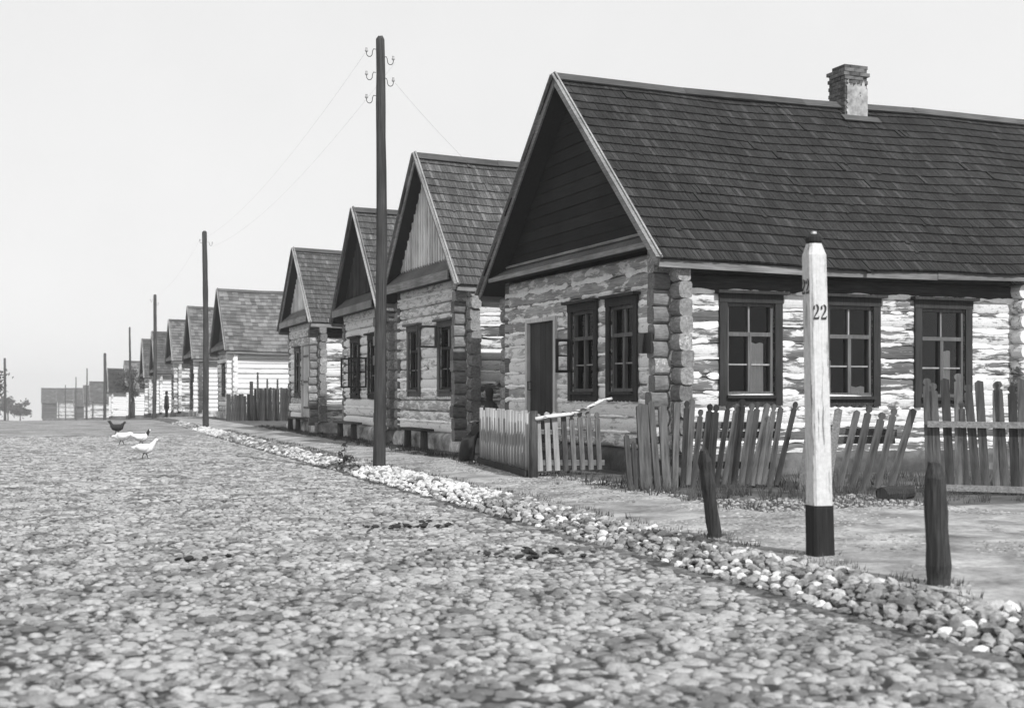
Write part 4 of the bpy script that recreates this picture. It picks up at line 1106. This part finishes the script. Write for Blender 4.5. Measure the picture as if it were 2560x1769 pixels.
bird(1.74, 44.8, R(-20), 1.25, 'feather_dark', 'black hen with tail and head raised, farthest of the birds', (.2, .33), tail=.36)

def clods(X, Y, n, sx, sy, label):
    r = empty('dung_clods', (X, Y, ground_z(X, Y))); tag(r, label, 'clods')
    for _ in range(n):
        k = random.randrange(6); q = rnd(.012, .05)
        if k not in CLOD: CLOD[k] = boul_src[k].mesh('clod', M['mud'], True)
        inst('clod', CLOD[k], r, (random.gauss(0, sx), random.gauss(0, sy), .022), (rnd(-.4, .4), rnd(-.4, .4), rnd(0, 6)), (q, q * rnd(.8, 1.1), q * rnd(.25, .5)))
CLOD = {}
clods(3.35, 13.0, 26, .34, .16, 'dark dung clods on the cobbles, patch farther from the camera')
clods(3.75, 10.4, 24, .26, .17, 'dark dung clods on the cobbles near the stone edging')
clods(1.2, 11.0, 7, .16, .10, 'few dark dung clods in the middle of the road')

for X, Y, yaw, l, r_, lab in ((9.0, 12.35, 14, .50, .085, 'short dark log lying before the leaning pickets'),):
    r = empty('lying_log', (X, Y, ground_z(X, Y) + r_ * .8), R(yaw)); tag(r, lab, 'log')
    mb = MB(); mb.tube([(-l/2, 0, 0), (-l/6, .01, .004), (l/6, -.01, 0), (l/2, 0, .01)], [r_, r_ * 1.03, r_ * .97, r_ * .93], 11, False); gnarl(mb, .004); mb.build('bark', M['stump'], r)
    for e in (-1, 1):
        mb = MB(); mb.tube([(e * (l/2 - .01), 0, .005 * (e + 1)), (e * (l/2 - .004), 0, .005 * (e + 1))], r_ * .93, 11); mb.build('cut_end', M['picket'], r)

# ------------------------------------------------------------------ plants
def leafy(name, X, Y, h, spread, nleaf, leaf, label, cat, trunk_h=0.0, seed=1, flat=1.0, mat='leaf', stems=6):
    rng = random.Random(seed); z = ground_z(X, Y)
    r = empty(name, (X, Y, z)); tag(r, label, cat)
    mb = MB()
    if trunk_h: mb.tube([(0, 0, -.2), (.05, 0, trunk_h * .6), (0, .05, trunk_h), (.1, 0, h * .8)], [h * .035, h * .028, h * .022, h * .008], 8)
    for k in range(stems):
        a_ = rng.uniform(0, 6.28); q = spread * rng.uniform(.4, .9)
        mb.tube([(0, 0, trunk_h * rng.uniform(.7, 1.0)), (q * .4 * math.cos(a_), q * .4 * math.sin(a_), trunk_h + (h - trunk_h) * .5), (q * math.cos(a_), q * math.sin(a_), trunk_h + (h - trunk_h) * rng.uniform(.6, 1))], [h * .014, h * .009, h * .003], 5)
    mb.build('trunk' if trunk_h else 'stems', M['bark'], r, True)
    cl = [(rng.gauss(0, .42) * spread, rng.gauss(0, .42) * spread, trunk_h + (h - trunk_h) * rng.uniform(.1, .95), rng.uniform(.15, .4) * spread) for _ in range(14)]
    mb = MB()
    for k in range(nleaf):
        c = cl[rng.randrange(14)]; p = V((c[0] + rng.gauss(0, .5) * c[3], c[1] + rng.gauss(0, .5) * c[3], max(.02, c[2] + rng.gauss(0, .45) * c[3] * flat)))
        a = V((rng.gauss(0, 1), rng.gauss(0, 1), rng.gauss(0, 1))).normalized(); b = a.orthogonal().normalized(); s = leaf * rng.uniform(.6, 1.3)
        mb.add([p - a * s, p + b * s * .5, p + a * s, p - b * s * .5], [(0, 1, 2, 3)])
    mb.build('crown' if trunk_h else 'leaves', M[mat], r)
leafy('small_tree', 6.05, 121.0, 4.6, 1.5, 1500, .12, 'dark bushy tree between the ninth and tenth houses', 'tree', 1.6, 3)
leafy('weed', 4.95, 23.5, .42, .14, 90, .045, 'dark weed sprouting from the stone edging behind the pole', 'weed', 0, 5)
leafy('roadside_tree', -8.0, 150.0, 6.0, 2.4, 1800, .2, 'dark tree at the left edge behind the lone pole', 'tree', 2.0, 8)
for k, (X, Y, h) in enumerate([(-9.5, 330, 3.5), (-13, 350, 4.5), (-18, 370, 4.0), (-24, 380, 5.5)]):
    leafy('far_tree', X, Y, h + 1, 3.0, 700, .4, ('pale bush left of the hazy barn', 'far tree, second left of the hazy barn', 'far tree, third left of the hazy barn', 'far tree nearest the lone pole')[k], 'tree', 1.5, 20 + k)
# dry grass and weeds at the foot of walls and fences
mb = MB(); rng = random.Random(4)
def tuft(X, Y, h, n):
    z = ground_z(X, Y)
    for _ in range(n):
        a = rng.uniform(0, 6.28); q = rng.uniform(0, .07); b = (X + q * math.cos(a), Y + q * math.sin(a), z - .01); l = h * rng.uniform(.5, 1.2); o = rng.uniform(.1, .5) * l
        w = .006; mb.add([(b[0] - w, b[1], b[2]), (b[0] + w, b[1], b[2]), (b[0] + o * math.cos(a), b[1] + o * math.sin(a), b[2] + l)], [(0, 1, 2)])
for _ in range(450):
    Y = rng.uniform(13, 48); X = rng.gauss(6.95, .28) if Y > 17 else rng.gauss(7.3, .5)
    if Y > 17 and X < 6.6: continue
    tuft(X, Y, .10, 9)
for _ in range(420):
    X = rng.uniform(6.6, 12); Y = rng.uniform(11.6, 16.2)
    tuft(X, Y, .09 if Y < 13 else .17, 8)
for bx, by in ((5.56, 8.59), (5.45, 10.08), (5.48, 7.06), (5.17, 21.57)):
    for _ in range(9): a_ = rng.uniform(0, 6.28); tuft(bx + .12 * math.cos(a_), by + .12 * math.sin(a_), .06, 6)
for _ in range(350):
    Y = rng.uniform(5, 45); tuft(rng.gauss(5.36, .07), Y, .07, 7)
o = mb.build('dry_grass', M['grass']); tag(o, 'dry grass and weeds at the foot of fences and walls', 'grass', kind='stuff')

# ------------------------------------------------------------------ thin summer haze down the street
hz = MB(); hz.box((-420, -40, -60), (420, 900, 14.0))
hm = bpy.data.materials.new('haze'); hm.use_nodes = True; nt = hm.node_tree; nt.nodes.clear()
ho = nt.nodes.new('ShaderNodeOutputMaterial'); pv = nt.nodes.new('ShaderNodeVolumePrincipled')
pv.inputs['Color'].default_value = (0.95, 0.95, 0.95, 1); pv.inputs['Density'].default_value = 0.0008; pv.inputs['Anisotropy'].default_value = 0.0
nt.links.new(pv.outputs[0], ho.inputs['Volume'])
o = hz.build('haze', hm); tag(o, 'thin pale haze lying along the street', 'haze', kind='stuff')
